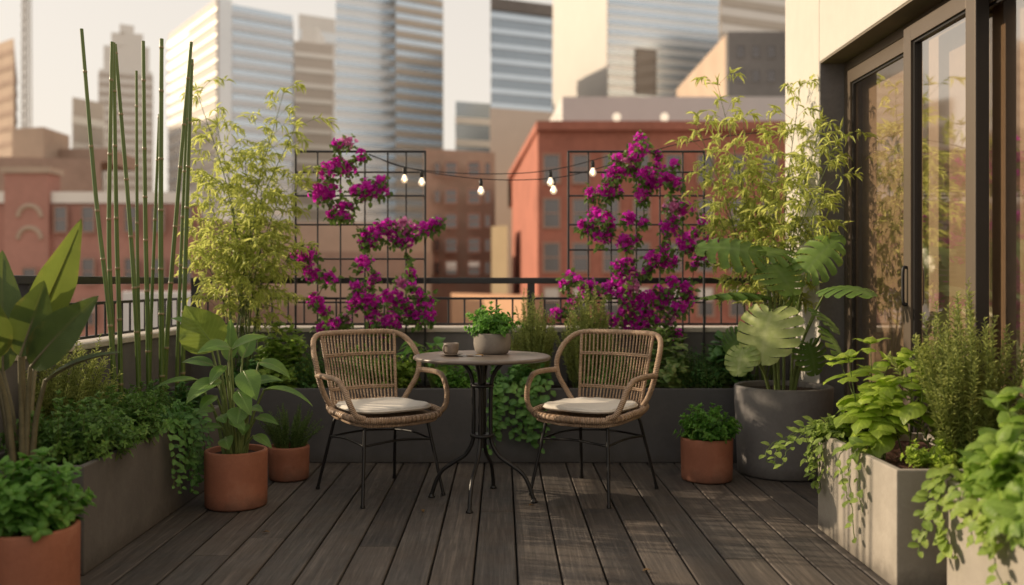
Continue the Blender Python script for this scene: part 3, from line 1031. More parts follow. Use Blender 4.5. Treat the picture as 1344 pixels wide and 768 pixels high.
# ------------------------------------------------------------------ chairs
def make_chair():
    t = thing('rattan_chair', 'rattan armchair whose seat is turned towards the grey coffee cup', 'chair', (0, 0, 0), 'rattan armchairs at the round table')
    R = M['rattan']
    # seat: rim and woven slats
    rim = [(-0.19, 0.20), (-0.235, 0.08), (-0.255, -0.06), (-0.25, -0.17), (-0.20, -0.245), (-0.10, -0.275), (0, -0.283),
           (0.10, -0.275), (0.20, -0.245), (0.25, -0.17), (0.255, -0.06), (0.235, 0.08), (0.19, 0.20), (0.09, 0.235), (0, 0.24), (-0.09, 0.235)]
    def zz(y): return 0.432 - 0.02 * max(0, -y - 0.1) / 0.18 + 0.012 * (y > 0.1)
    rp = np.array([(a, b, zz(b)) for a, b in rim] + [(rim[0][0], rim[0][1], zz(rim[0][1]))])
    c = spline(rp, 400)[:-1]
    rad = 0.0165 * (1 + 0.16 * np.sin(np.arange(399) * 2 * PI / 3.0))
    mb = MB()
    tube(mb, c, rad, 8, False, closed=True)
    c2 = c * np.array((0.94, 0.94, 1)) - np.array((0, 0, 0.028))
    tube(mb, c2, 0.009, 6, False, closed=True)
    for k in range(17):
        xx = -0.225 + 0.45 * k / 16
        yf = -0.27 * math.sqrt(max(0.05, 1 - (xx / 0.30) ** 2))
        tube(mb, spline([(xx, yf, 0.418), (xx, -0.05, 0.405), (xx * 0.85, 0.215, 0.432)], 8), 0.006, 5, False)
    mb.build('seat', R, t)
    # back: side loop + back panel
    half = [(-0.205, 0.13, 0.438), (-0.247, 0.125, 0.50), (-0.288, 0.105, 0.585), (-0.302, 0.115, 0.665), (-0.294, 0.165, 0.740), (-0.264, 0.222, 0.792), (-0.208, 0.262, 0.813), (-0.09, 0.287, 0.816), (0, 0.292, 0.816)]
    loop = half + [(-a, b, z) for a, b, z in half[-2::-1]]
    mb = MB()
    cc = spline(loop, 150)
    tube(mb, cc, 0.0145 * (1 + 0.05 * np.sin(np.arange(150) * 2.2)), 8)
    mb.build('back_frame', R, t)
    mb = MB()
    def bp(s, z):      # point of the back panel; s -1..1 across
        h = (z - 0.44) / 0.37
        wd = 0.186 + 0.032 * h
        return (s * wd, 0.185 + 0.098 * h - 0.045 * s * s * (0.6 + 0.4 * h) + 0.03 * math.sin(PI * h) * (1 - s * s) * 0.5, z)
    for k in range(21):
        s = -1 + 2 * k / 20
        rr = 0.0095 if k in (0, 20) else 0.0046
        tube(mb, [bp(s, z) for z in np.linspace(0.432, 0.805, 10)], rr, 6, False)
    for z in (0.70, 0.525):
        for dz in (-0.004, 0.004):
            tube(mb, [np.array(bp(s, z + dz)) - np.array((0, 0.006, 0)) for s in np.linspace(-1, 1, 16)], 0.0045, 5, False)
            tube(mb, [np.array(bp(s, z + dz)) + np.array((0, 0.007, 0)) for s in np.linspace(-1, 1, 16)], 0.0045, 5, False)
    mb.build('backrest', R, t)
    for sg in (-1, 1):
        mb = MB()
        pts = [(0.297, 0.112, 0.612), (0.298, 0.02, 0.614), (0.298, -0.075, 0.612), (0.295, -0.135, 0.600), (0.288, -0.185, 0.555), (0.276, -0.215, 0.495), (0.252, -0.228, 0.445), (0.21, -0.238, 0.425)]
        tube(mb, spline([(a * sg, b, z) for a, b, z in pts], 70), 0.0145, 8)
        mb.build('arm', R, t)
    # cushion
    mb = MB()
    nr, ns = 12, 56
    def cush(rr, a):
        cx, sy = math.cos(a), math.sin(a)
        e = 0.62
        x = math.copysign(abs(cx) ** e, cx) * 0.222
        y = math.copysign(abs(sy) ** e, sy) * 0.222
        x *= (1 - 0.10 * (y / 0.222 + 1) / 2)
        return x * rr, y * rr - 0.025
    V, fs = [], []
    for sgn, zc in ((1, 0.452), (-1, 0.452)):
        b0 = len(V)
        for i in range(nr + 1):
            rr = math.sin(PI / 2 * (i / nr))
            hh = (1 - (i / nr) ** 4) ** 0.6
            for j in range(ns):
                a = 2 * PI * j / ns
                xx, yy = cush(max(rr, 0.001), a)
                dip = -0.010 * (1 - (i / nr) ** 2) if sgn > 0 else 0
                wr = 0.0025 * math.sin(xx * 60 + yy * 35) * (i / nr) if sgn > 0 else 0
                V.append((xx, yy, zc + (0.023 if sgn > 0 else -0.014) * hh + dip + wr))
        for i in range(nr):
            for j in range(ns):
                q = (b0 + i * ns + j, b0 + (i + 1) * ns + j, b0 + (i + 1) * ns + (j + 1) % ns, b0 + i * ns + (j + 1) % ns)
                fs.append(q if sgn > 0 else q[::-1])
    mb.add(V, fs)
    cu = mb.build('cushion', M['cushion'], t)
    mb = MB()
    tube(mb, [(*cush(1.005, 2 * PI * j / 56), 0.4525) for j in range(56)], 0.0042, 6, False, closed=True)
    mb.build('piping', M['cushion'], cu)
    # steel legs
    for (sx, sy) in ((-1, -1), (1, -1), (-1, 1), (1, 1)):
        mb = MB()
        fy = -0.255 if sy < 0 else 0.255
        ty = -0.175 if sy < 0 else 0.15
        pts = [(sx * 0.10, ty + 0.02 * -sy, 0.392), (sx * 0.155, ty, 0.392), (sx * 0.178, ty + 0.006 * sy, 0.375), (sx * 0.19, ty + (fy - ty) * 0.25, 0.30), (sx * 0.23, fy, 0.004)]
        c = np.vstack((spline(pts[:4], 16), spline([pts[3], pts[4]], 6)[1:]))
        tube(mb, c, 0.0085, 8)
        tube(mb, [(sx * 0.23, fy, 0.001), (sx * 0.2285, fy - 0.002 * sy, 0.014)], 0.0115, 8)
        mb.build('leg', M['black_metal'], t)
    mb = MB()
    def lp(sx, sy, z):
        fy = -0.255 if sy < 0 else 0.255
        ty = -0.175 if sy < 0 else 0.15
        y3 = ty + (fy - ty) * 0.25
        k = (0.30 - z) / 0.296
        return (sx * (0.19 + 0.04 * k), y3 + (fy - y3) * k, z)
    for a, b in (((-1, -1), (1, -1)), ((-1, 1), (1, 1)), ((-1, -1), (-1, 1)), ((1, -1), (1, 1))):
        p0, p1 = np.array(lp(*a, 0.285)), np.array(lp(*b, 0.285))
        m_ = (p0 + p1) / 2 + np.array((0, 0, 0.012))
        tube(mb, spline([p0, m_, p1], 10), 0.0062, 6, False)
    mb.build('stretcher', M['black_metal'], t)
    return t


def copy_tree(o, parent=None):
    c = o.copy()
    COL.objects.link(c)
    if parent is not None:
        c.parent = parent
    for ch in list(o.children):
        copy_tree(ch, c)
    return c


chair = make_chair()
chair.location = (-0.635, 4.74, 0)
chair.rotation_euler.z = math.radians(36)
ch2 = copy_tree(chair)
ch2.location = (0.478, 4.74, 0)
ch2.rotation_euler.z = math.radians(-36)
ch2['label'] = 'rattan armchair between the round table and the small mint pot'
chair['label'] = 'rattan armchair near the terracotta rosemary pot, on the coffee cup side'

# ------------------------------------------------------------------ table and what stands on it
TX, TY = -0.10, 4.57
tb = thing('bistro_table', 'round brown metal bistro table on four curved black legs', 'table', (TX, TY, 0))
mb = MB()
lathe(mb, [(0.0, 0.702), (0.325, 0.702), (0.338, 0.704), (0.3435, 0.709), (0.3435, 0.716), (0.340, 0.721), (0.332, 0.7235), (0.0, 0.7235)], (TX, TY, 0), 96)
mb.build('tabletop', M['table_top'], tb, bevel=0)
for k in range(4):
    a = math.radians(-12 + 90 * k) + PI / 2 * 0
    dx, dy = math.cos(a), math.sin(a)
    mb = MB()
    prf = [(0.150, 0.700), (0.105, 0.685), (0.065, 0.64), (0.048, 0.58), (0.044, 0.48), (0.044, 0.36), (0.050, 0.29), (0.085, 0.225), (0.150, 0.180), (0.205, 0.140), (0.238, 0.085), (0.262, 0.012)]
    tube(mb, spline([(TX + dx * r, TY + dy * r, z) for r, z in prf], 60), 0.0105, 8)
    lathe(mb, [(0, 0.001), (0.017, 0.001), (0.018, 0.006), (0.012, 0.014), (0.011, 0.02)], (TX + dx * 0.263, TY + dy * 0.263, 0), 16)
    mb.build('leg', M['black_metal'], tb)
mb = MB()
tube(mb, [(TX, TY, 0.26), (TX, TY, 0.70)], 0.013, 10)
mb.build('centre_pole', M['black_metal'], tb)
for z in (0.565, 0.315):
    mb = MB()
    lathe(mb, [(0.02, z), (0.057, z), (0.060, z + 0.004), (0.060, z + 0.012), (0.057, z + 0.016), (0.02, z + 0.016)], (TX, TY, 0), 24)
    mb.build('collar', M['black_metal'], tb)

TZ = 0.7237
cpt = P(646, 460, 4.66)
pp = thing('potted_mint', 'small round concrete pot of leafy mint on the bistro table', 'potted plant', (cpt[0], 4.66, TZ))
mb = MB()
lathe(mb, [(0.0, 0.0005), (0.070, 0.0005), (0.080, 0.006), (0.090, 0.022), (0.0955, 0.05), (0.0945, 0.085), (0.092, 0.103), (0.089, 0.106), (0.083, 0.104), (0.080, 0.09)], (cpt[0], 4.66, TZ), 48)
mb.build('pot', M['pot_small'], pp)
mb = MB(); lathe(mb, [(0.0, 0.096), (0.06, 0.095), (0.0805, 0.092)], (cpt[0], 4.66, TZ), 32); mb.build('soil', M['soil'], pp)
lv, mb, st = Leaves(), MB(), MB()
bush(lv, st, (cpt[0], 4.66, TZ + 0.09), 0.150, 0.13, 0.165, 52, 0.046, 0.031, 5, spread=0.4)
leafy(pp, lv, mb, st, T_OV, M['l_mint'], M['stem_green'])

cx_, cy_ = P(592, 460, 4.52)[0], 4.52
sc = thing('saucer', 'small grey stoneware saucer under the coffee cup', 'saucer', (cx_, cy_, TZ))
mb = MB(); lathe(mb, [(0, 0.0005), (0.028, 0.0005), (0.034, 0.003), (0.055, 0.009), (0.058, 0.011), (0.056, 0.012), (0.033, 0.006), (0, 0.006)], (cx_, cy_, TZ), 40)
mb.build('dish', M['ceramic'], sc)
cz = TZ + 0.0065
cup = thing('coffee_cup', 'grey brown stoneware coffee cup on its saucer', 'cup', (cx_, cy_, cz))
mb = MB(); lathe(mb, [(0, 0.0005), (0.026, 0.0005), (0.031, 0.004), (0.036, 0.018), (0.0385, 0.045), (0.0385, 0.056), (0.037, 0.058), (0.0355, 0.056), (0.0345, 0.03), (0.0, 0.03)], (cx_, cy_, cz), 40)
mb.build('body', M['ceramic'], cup)
mb = MB()
hd = np.array((-0.55, -0.83, 0)); hb = np.array((cx_, cy_, cz))
tube(mb, spline([hb + hd * 0.036 + (0, 0, 0.048), hb + hd * 0.056 + (0, 0, 0.046), hb + hd * 0.062 + (0, 0, 0.030), hb + hd * 0.052 + (0, 0, 0.014), hb + hd * 0.034 + (0, 0, 0.012)], 18), 0.0048, 8)
mb.build('handle', M['ceramic'], cup)
mb = MB(); lathe(mb, [(0, 0.047), (0.0375, 0.047)], (cx_, cy_, cz), 32); mb.build('coffee', M['coffee'], cup)
sp = P(612, 464, 4.47)
spn = thing('teaspoon', 'steel teaspoon lying beside the coffee saucer', 'spoon', (sp[0], 4.47, TZ))
mb = MB()
lathe(mb, [(0, 0.003), (0.009, 0.0045), (0.013, 0.007), (0.0135, 0.0075)], (sp[0] - 0.02, 4.47, TZ), 20)
tube(mb, spline([(sp[0] - 0.008, 4.47, TZ + 0.006), (sp[0] + 0.02, 4.465, TZ + 0.009), (sp[0] + 0.075, 4.455, TZ + 0.004)], 10), [0.002] * 8 + [0.003, 0.003], 6)
mb.build('spoon_body', M['steel'], spn)
for k, (dx, dy, lab) in enumerate(((-0.005, 0.045, 'small round biscuit lying closest to the potted mint'), (-0.05, 0.035, 'small round biscuit lying closest to the coffee saucer'))):
    b = P(630, 463, 4.47)
    o = MB()
    lathe(o, [(0, 0.0005), (0.018, 0.0005), (0.021, 0.004), (0.018, 0.008), (0.009, 0.0095), (0, 0.0095)], (b[0] + dx, 4.47 + dy, TZ), 24)
    ob = o.build('biscuit', M['biscuit'], loc=(b[0] + dx, 4.47 + dy, TZ))
    tag(ob, lab, 'biscuit', 'biscuits on the table')

# ------------------------------------------------------------------ trellises
TRY = 5.945
def trellis(label, xs, ys, yb):
    c = P((xs[0] + xs[-1]) / 2, yb, TRY)
    t = thing('wire_trellis', label, 'trellis', (c[0], TRY, 0.41))
    X = [P(x, 0, TRY)[0] for x in xs]
    Z = [P(0, y, TRY)[2] for y in ys]
    z0 = 0.36
    mb = MB()
    for x_ in (X[0], X[-1]):
        tube(mb, [(x_, TRY, z0), (x_, TRY, Z[0])], 0.0078, 8)
    tube(mb, [(X[0] - 0.006, TRY, Z[0]), (X[-1] + 0.006, TRY, Z[0])], 0.0078, 8)
    mb.build('frame', M['rail'], t)
    for x_ in X[1:-1]:
        mb = MB()
        tube(mb, [(x_, TRY - 0.004, z0 + 0.03), (x_, TRY - 0.004, Z[0])], 0.0058, 6)
        mb.build('upright_wire', M['rail'], t)
    for z_ in Z[1:]:
        mb = MB()
        tube(mb, [(X[0], TRY + 0.004, z_), (X[-1], TRY + 0.004, z_)], 0.0058, 6)
        mb.build('cross_wire', M['rail'], t)


trellis('black wire trellis standing next to the leafy bamboo and bamboo canes', (388, 417, 447, 479, 509, 533, 558), (199, 226, 257, 295, 340, 397), 440)
trellis('black wire trellis standing behind the armchair near the monstera', (746, 772, 802, 835, 866, 896, 924), (199, 226, 257, 295, 328, 397), 440)

# ------------------------------------------------------------------ bougainvillea
def bougainvillea(label, root_px, cl, seed, ox, oy, nleaf):
    global rng
    rng = np.random.default_rng(seed)
    base = P(root_px[0], root_px[1], 5.86)
    base[2] = 0.405
    t = plant('bougainvillea', label, 'climbing plant', base, 'bougainvilleas on the wire trellises')
    nodes = []
    for zx, zy, r in cl:
        Y = rnd(5.80, 5.91)
        p = P(ox + zx / 2.56, oy + zy / 2.56, Y)
        nodes.append((p, r / 2.56 * Y / F))
    nodes.sort(key=lambda a: a[0][2])
    pts = [base, base + np.array((0.01, 0, 0.22))]
    par = [None, 0]
    lv, mb, st = Leaves(), MB(), MB()
    tube(st, spline([base, base + np.array((0.012, 0.01, 0.1)), pts[1]], 8), np.linspace(0.012, 0.008, 8), 7)
    for p, R in nodes:
        q = p.copy()
        best, bi = 9, 1
        for i, s in enumerate(pts[1:], 1):
            d = np.linalg.norm((s - q) * np.array((1, 1, 0.8))) + (1.2 if s[2] > q[2] + 0.02 else 0)
            if d < best:
                best, bi = d, i
        s = pts[bi]
        m_ = (s + q) / 2 + np.array((rnd(-0.02, 0.02), rnd(0.0, 0.03), rnd(-0.03, 0.02)))
        c = spline([s, m_, q], 10)
        tube(st, c, np.linspace(0.0045, 0.0022, 10), 5, False)
        n = max(3, int(np.linalg.norm(q - s) / 0.012))
        for k in range(n):
            u = rnd(0, 1) * 9
            i = min(int(u), 8)
            pos = c[i] + (c[i + 1] - c[i]) * (u - i) + rng.normal(0, 0.014, 3)
            f = rng.normal(0, 1, 3) + np.array((0, -0.5, -0.1))
            lv.add(pos, f, np.array((0, -0.8, 0.8)) + rng.normal(0, 0.3, 3), rnd(0.028, 0.05), rnd(0.02, 0.034), rnd(0, 1))
        for k in range(int(nleaf * (0.6 + R / 0.05))):
            dr = unit(rng.normal(0, 1, 3) + np.array((0, 0, -0.55)))
            pos = q + dr * R * rnd(0.6, 1.35)
            f = unit(dr + rng.normal(0, 0.5, 3) + np.array((0, -0.3, -0.1)))
            lv.add(pos, f, np.array((0, -0.8, 0.8)) + rng.normal(0, 0.3, 3), rnd(0.028, 0.05), rnd(0.02, 0.034), rnd(0, 1))
        pts.append(q)
    leafy(t, lv, mb, st, T_OV, M['l_boug'], M['stem_woody'])
    for k, (p, R) in enumerate(nodes):
        fb = MB()
        n = int(np.clip(17 * (R / 0.045) ** 2 + 4, 5, 60))
        pos, fw, up, tn = [], [], [], []
        ctr = []
        for j in range(n):
            dr = unit(rng.normal(0, 1, 3) + np.array((-0.1, -0.5, 0.25)))
            q = p + dr * R * rnd(0.35, 1.0) * np.array((1, 0.8, 0.9))
            a = unit(np.cross(dr, (0.2, 0.3, 0.93)))
            b = np.cross(dr, a)
            ph = rnd(0, 6.28)
            ti = rnd(0, 1)
            for m_ in range(3):
                an = ph + m_ * 2 * PI / 3
                rd = a * math.cos(an) + b * math.sin(an)
                pos.append(q); fw.append(rd * 0.85 + dr * rnd(0.35, 0.75)); up.append(dr); tn.append(np.clip(ti + rnd(-0.2, 0.2), 0, 1))
            ctr.append((q, q + dr * 0.012))
        L = rng.uniform(0.022, 0.033, len(pos))
        inst(fb, T_BRA, pos, fw, up, L, L * 0.85, np.array(tn), 0)
        for q0, q1 in ctr[::2]:
            tube(fb, [q0, q1], 0.0016, 4, True, 0.5, 1)
        pink = k % 17 == 5
        o = fb.build('flower_cluster', [M['bract_pink' if pink else 'bract'], M['floret']], t)
        if pink:
            o['label'] = 'paler pink flower cluster'
    return t


CL = [(215, 75, 18), (250, 70, 22), (288, 110, 20), (180, 165, 32), (215, 140, 22), (245, 160, 28), (155, 240, 38), (200, 230, 25), (285, 235, 35), (320, 225, 38), (360, 200, 22), (365, 230, 18), (230, 295, 32), (192, 315, 14), (248, 322, 14),
      (320, 390, 35), (345, 375, 38), (380, 350, 28), (405, 390, 28), (435, 350, 30), (470, 370, 28), (510, 360, 25), (535, 345, 25), (440, 400, 25), (553, 338, 14), (305, 405, 20),
      (100, 455, 35), (125, 440, 25), (70, 450, 16), (130, 510, 28), (185, 525, 25), (140, 600, 28), (165, 635, 18), (160, 690, 22), (205, 680, 25), (300, 475, 30), (345, 518, 14),
      (275, 548, 16), (322, 545, 14), (295, 595, 38), (325, 610, 32), (270, 615, 24), (395, 590, 38), (420, 610, 28), (430, 540, 18), (460, 510, 16), (460, 550, 15), (335, 655, 28), (390, 670, 35), (445, 635, 32),
      (505, 605, 32), (490, 660, 30), (525, 655, 22), (330, 695, 15), (240, 665, 18), (380, 700, 24), (488, 580, 18)]
CR = [(415, 58, 22), (405, 95, 35), (395, 120, 22), (330, 125, 18), (365, 137, 18), (335, 165, 25), (385, 170, 18), (315, 180, 25), (470, 115, 15), (470, 155, 20), (425, 180, 30), (435, 215, 25), (465, 200, 28), (495, 190, 25), (525, 140, 12),
      (530, 205, 22), (420, 245, 28), (245, 240, 20), (290, 230, 30), (300, 245, 25), (335, 230, 15), (225, 350, 24), (258, 305, 20), (265, 340, 22), (295, 325, 25), (285, 385, 35), (310, 350, 15), (375, 325, 25), (360, 405, 28),
      (420, 338, 12), (400, 395, 12), (520, 290, 28), (560, 290, 28), (505, 360, 30), (525, 330, 15), (625, 332, 18), (560, 405, 35), (590, 380, 22), (600, 420, 28), (650, 405, 25), (635, 450, 22), (495, 430, 18), (450, 460, 28),
      (490, 470, 28), (515, 465, 25), (370, 470, 14), (435, 500, 18), (340, 490, 25), (380, 510, 20), (345, 535, 28), (175, 515, 14), (200, 530, 12), (155, 545, 16), (225, 565, 22), (240, 545, 18), (262, 575, 12), (185, 610, 22),
      (130, 645, 20), (310, 560, 30), (355, 580, 32), (400, 610, 38), (360, 630, 30), (425, 640, 35), (470, 570, 25), (500, 580, 22), (520, 545, 25), (565, 560, 22), (570, 600, 25), (590, 475, 18), (535, 625, 28), (510, 665, 22),
      (450, 670, 28), (320, 670, 32), (370, 680, 28), (410, 690, 30), (535, 715, 15), (480, 610, 24), (385, 550, 22), (440, 590, 24)]
bougainvillea('magenta bougainvillea climbing the trellis next to the leafy bamboo and canes', (478, 470), CL, 11, 360, 160, 12)
bougainvillea('magenta bougainvillea filling the trellis behind the monstera side armchair', (838, 470), CR, 12, 680, 160, 11)
rng = np.random.default_rng(21)

# ------------------------------------------------------------------ string lights
def string_light(label, pts, bulbs):
    c = spline(pts, 60)
    t = thing('string_light', label, 'string light', c[30], 'string lights between the trellises')
    mb = MB(); tube(mb, c, 0.0028, 6); mb.build('cord', M['gasket_or_shade'], t)
    for bx in bulbs:
        i = int(np.argmin(np.abs(c[:, 0] - bx)))
        p = c[i] - np.array((0, 0, 0.002))
        mb = MB()
        lathe(mb, [(0.0, 0.0), (0.006, -0.001), (0.009, -0.006), (0.0125, -0.012), (0.0125, -0.04), (0.010, -0.046), (0, -0.046)], p, 16)
        s = mb.build('socket', M['gasket_or_shade'], t)
        mb = MB()
        lathe(mb, [(0.0095, -0.0465), (0.012, -0.052), (0.018, -0.065), (0.0225, -0.078), (0.0225, -0.086), (0.017, -0.097), (0.009, -0.103), (0, -0.104)], p, 20)
        mb.build('bulb', M['bulb'], s)
        mb = MB()
        tube(mb, spline([p + (0, 0, -0.05), p + (-0.007, 0, -0.075), p + (0.0, 0, -0.09), p + (0.007, 0, -0.075), p + (0, 0, -0.05)], 18), 0.0016, 5)
        mb.build('filament', M['filament'], s)


SY = 5.90
string_light('drooping bulb string hanging lowest between the trellises', [P(484, 203, SY), P(530, 219, SY), P(580, 229, SY), P(634, 235, SY), P(690, 236, SY), P(745, 231, SY), P(810, 214, SY)], [P(530, 0, SY)[0], P(634, 0, SY)[0], P(728, 0, SY)[0]])
SY = 5.875
zt_hook = CH + 200 * SY / F
string_light('tighter bulb string running above the drooping one', [P(484, 202, SY), P(520, 217, SY), P(560, 224, SY), P(620, 228, SY), P(690, 227, SY), P(745, 219, SY), P(800, 205, SY), P(850, 200, SY), P(887, 190, SY), P(960, 178, SY), np.array((1.888, SY, zt_hook))], [P(555, 0, SY)[0], P(722, 0, SY)[0], P(778, 0, SY)[0]])

# ------------------------------------------------------------------ bamboo canes
canes = [((107, 38), (125, 250), (144, 420), 'bamboo cane leaning away from the rest, closest to the banana plant', 4.36),
         ((147, 55), (143, 300), (147, 430), 'straight bamboo cane next to the leaning one', 4.42),
         ((149, 56), (153, 300), (157, 430), 'bamboo cane crossing tips with the curved one', 4.48),
         ((151, 58), (171, 300), (179, 430), 'bamboo cane bowed across to the short one', 4.56),
         ((179, 93), (180, 300), (182, 430), 'shortest bamboo cane, its cut top below the others', 4.60),
         ((188, 54), (191, 300), (194, 430), 'upright bamboo cane beside the shortest one', 4.68),
         ((209, 150), (203, 300), (198, 430), 'thin bamboo cane crossing behind the thick one', 4.76),
         ((212, 51), (211, 300), (212, 430), 'thickest upright bamboo cane of the clump', 4.70),
         ((251, 55), (234, 250), (220, 430), 'bamboo cane leaning furthest towards the leafy bamboo', 4.82),
         ((249, 72), (241, 250), (234, 430), 'slim bamboo cane beside the outermost one', 4.90),
         ((252, 78), (246, 250), (241, 430), 'outermost bamboo cane, touching the leafy bamboo', 4.97)]
for i, (a, b, c, lab, Y) in enumerate(canes):
    pts = [P(*a, Y), P(*b, Y), P(*c, Y)]
    d = unit(pts[2] - pts[1])
    e = pts[2].copy()
    e[0] += d[0] / d[2] * (0.36 - e[2]) * 0.6
    e[2] = 0.36
    cv = spline([e, pts[2], pts[1], pts[0]], 90)
    r0 = (0.0145 if i == 7 else 0.0095 if i in (4, 6, 9) else 0.0125) * Y / 4.6
    ln = np.concatenate(([0], np.cumsum(np.linalg.norm(np.diff(cv, axis=0), axis=1))))
    # nodes: short swollen rings
    s, ss, rr, tn = 0.0, [], [], []
    k = rnd(0.1, 0.25)
    nodes = []
    while k < ln[-1]:
        nodes.append(k)
        k += rnd(0.22, 0.36)
    S = sorted(set(list(np.linspace(0, ln[-1], 40)) + [n + d_ for n in nodes for d_ in (-0.012, -0.004, 0, 0.004, 0.012) if 0 < n + d_ < ln[-1]]))
    pp_, rad, tt = [], [], []
    mb = MB()
    for q in S:
        j = min(max(np.searchsorted(ln, q) - 1, 0), 88)
        pp_.append(cv[j] + (cv[j + 1] - cv[j]) * (q - ln[j]) / max(1e-6, ln[j + 1] - ln[j]))
        tap = 1 - 0.30 * q / ln[-1]
        near = min(abs(q - n) for n in nodes)
        rad.append(r0 * tap * (1.22 if near < 0.001 else 1.08 if near < 0.005 else 1.0))
        tt.append(0.9 if near < 0.0045 else 0.1)
    n0 = len(mb.uv)
    tube(mb, pp_, np.array(rad), 12)
    mb.uv[n0][:, 2] = np.repeat(tt, 12)
    o = mb.build('bamboo_cane', M['bamboo'], loc=e)
    tag(o, lab, 'bamboo cane', 'bamboo canes standing in the grey trough')

# ------------------------------------------------------------------ leafy bamboo
def leafy_bamboo(label, base, tips, nbr, nlf, seed):
    global rng
    rng = np.random.default_rng(seed)
    t = plant('leafy_bamboo', label, 'bamboo', base, 'leafy bamboos at the trellis ends')
    lv, mb = Leaves(), MB()
    base = np.asarray(base, float)
    for tp in tips:
        tip = P(*tp)
        b = base + np.array((rnd(-0.09, 0.09), rnd(-0.06, 0.06), 0))
        mid = b + (tip - b) * 0.55 + np.array((-(tip - b)[0] * 0.22, 0, 0.08))
        c = spline([b, mid, tip], 24)
        sm = MB()
        tube(sm, c, np.linspace(0.0055, 0.0016, 24), 6, False)
        for k in range(nbr):
            s = 0.26 + 0.74 * (k + rnd(0, 1)) / nbr
            j = min(int(s * 23), 22)
            p = c[j] + (c[j + 1] - c[j]) * (s * 23 - j)
            tg = unit(c[j + 1] - c[j])
            az = k * 2.4 + rnd(-0.5, 0.5)
            dr = unit(np.array((math.cos(az), math.sin(az) * 0.8, rnd(0.1, 0.7))) + tg * 0.4)
            bl = rnd(0.10, 0.26) * (1.1 - 0.45 * s)
            q = p + dr * bl
            e = q + unit(dr + np.array((0, 0, -0.8))) * bl * 0.5
            bc = spline([p, q, e], 8)
            tube(sm, bc, 0.001, 4, False)
            for m_ in range(nlf):
                u = 0.3 + 0.7 * (m_ + rnd(0, 1)) / nlf
                jj = min(int(u * 7), 6)
                pos = bc[jj] + (bc[jj + 1] - bc[jj]) * (u * 7 - jj)
                tg2 = unit(bc[jj + 1] - bc[jj])
                f = unit(tg2 * 0.7 + rng.normal(0, 0.6, 3) + np.array((0, 0, -0.35)))
                L = rnd(0.042, 0.088)
                lv.add(pos, f, np.array((0, 0, 1.0)) + rng.normal(0, 0.45, 3), L, rnd(0.009, 0.0135), rnd(0, 1) * 0.7 + 0.3 * s)
        for m_ in range(7):
            f = unit(unit(c[23] - c[22]) + rng.normal(0, 0.6, 3) + np.array((0, 0, -0.2)))
            lv.add(c[23], f, np.array((0, 0, 1.0)), rnd(0.05, 0.09), 0.011, rnd(0.4, 1))
        sm.build('cane', M['stem_green'], t)
    lv.flush(mb, T_LAN)
    mb.build('foliage', M['l_bambu'], t)
    rng = np.random.default_rng(seed + 1)


leafy_bamboo('yellow green leafy bamboo between the canes and a trellis', (P(318, 0, 5.72)[0], 5.72, 0.41),
             [(258, 118, 5.6), (285, 165, 5.75), (322, 205, 5.7), (372, 122, 5.7), (388, 165, 5.6), (345, 200, 5.8), (300, 225, 5.6), (268, 235, 5.7), (368, 255, 5.6), (398, 225, 5.75), (335, 270, 5.5), (290, 300, 5.6), (352, 310, 5.65), (262, 330, 5.65), (318, 330, 5.6), (385, 330, 5.6)], 22, 12, 31)
leafy_bamboo('yellow green leafy bamboo between a trellis and the cream wall', (1.62, 5.72, 0.41),
             [(942, 112, 5.7), (915, 165, 5.6), (975, 155, 5.7), (1000, 215, 5.75), (1050, 115, 5.45), (1078, 160, 5.1), (1098, 190, 4.95), (1052, 220, 5.5), (932, 235, 5.7), (962, 215, 5.6), (1028, 170, 5.6), (945, 290, 5.6), (1080, 250, 5.0), (985, 275, 5.75), (1040, 300, 5.5), (1015, 250, 5.6)], 22, 12, 33)

# ------------------------------------------------------------------ big-leaved plants
def big_leaf_plant(t, base, leaves, petm, prof=ovate, r=0.006, spread=0.05, nv=16):
    """leaves: (blade base px, tip px, depth base, depth tip, width m, sag m, normal, material, kwargs)"""
    base = np.asarray(base, float)
    pet = None
    for (p0, p1, Y0, Y1, w_, sag, nr, mt, kw) in leaves:
        A, B = P(*p0, Y0), P(*p1, Y1)
        b = base + np.array((np.clip((A - base)[0] * 0.35, -spread, spread), np.clip((A - base)[1] * 0.35, -spread, spread), 0))
        kw = dict(kw)
        lift = kw.pop('lift', 0.0)
        label = kw.pop('label', None)
        mid = b + (A - b) * 0.55 + np.array((-(A - b)[0] * 0.22, -(A - b)[1] * 0.22, 0.0 + lift))
        mb = MB()
        mon = kw.pop('mon', False)
        if mon:
            L = np.linalg.norm(B - A) / 1.02
            T = T_MON if 'pale' in mt else T_MON2
            inst(mb, T, [A], [B - A], [nr], L, w_, kw.get('tint', 0.5))
        else:
            blade(mb, A, B, nr, w_, sag, kw.pop('prof', prof), nv, **kw)
        o = mb.build('leaf', M[mt], t)
        if label:
            o['label'] = label
        pb = MB()
        c = spline([b, mid, A], 18)
        tube(pb, c, np.linspace(r * 1.25, r * 0.7, 18), 7)
        if not mon:
            d = B - A
            n_ = unit(np.asarray(nr, float) - unit(d) * np.dot(nr, unit(d)))
            ctrl = A + d * 0.5 + n_ * sag
            mc = [(1 - v) ** 2 * A + 2 * v * (1 - v) * ctrl + v * v * B - n_ * r * 0.35 for v in np.linspace(0, 0.92, 12)]
            tube(pb, mc, np.linspace(r * 0.7, r * 0.15, 12), 6)
        pb.build('petiole', M[petm], o)


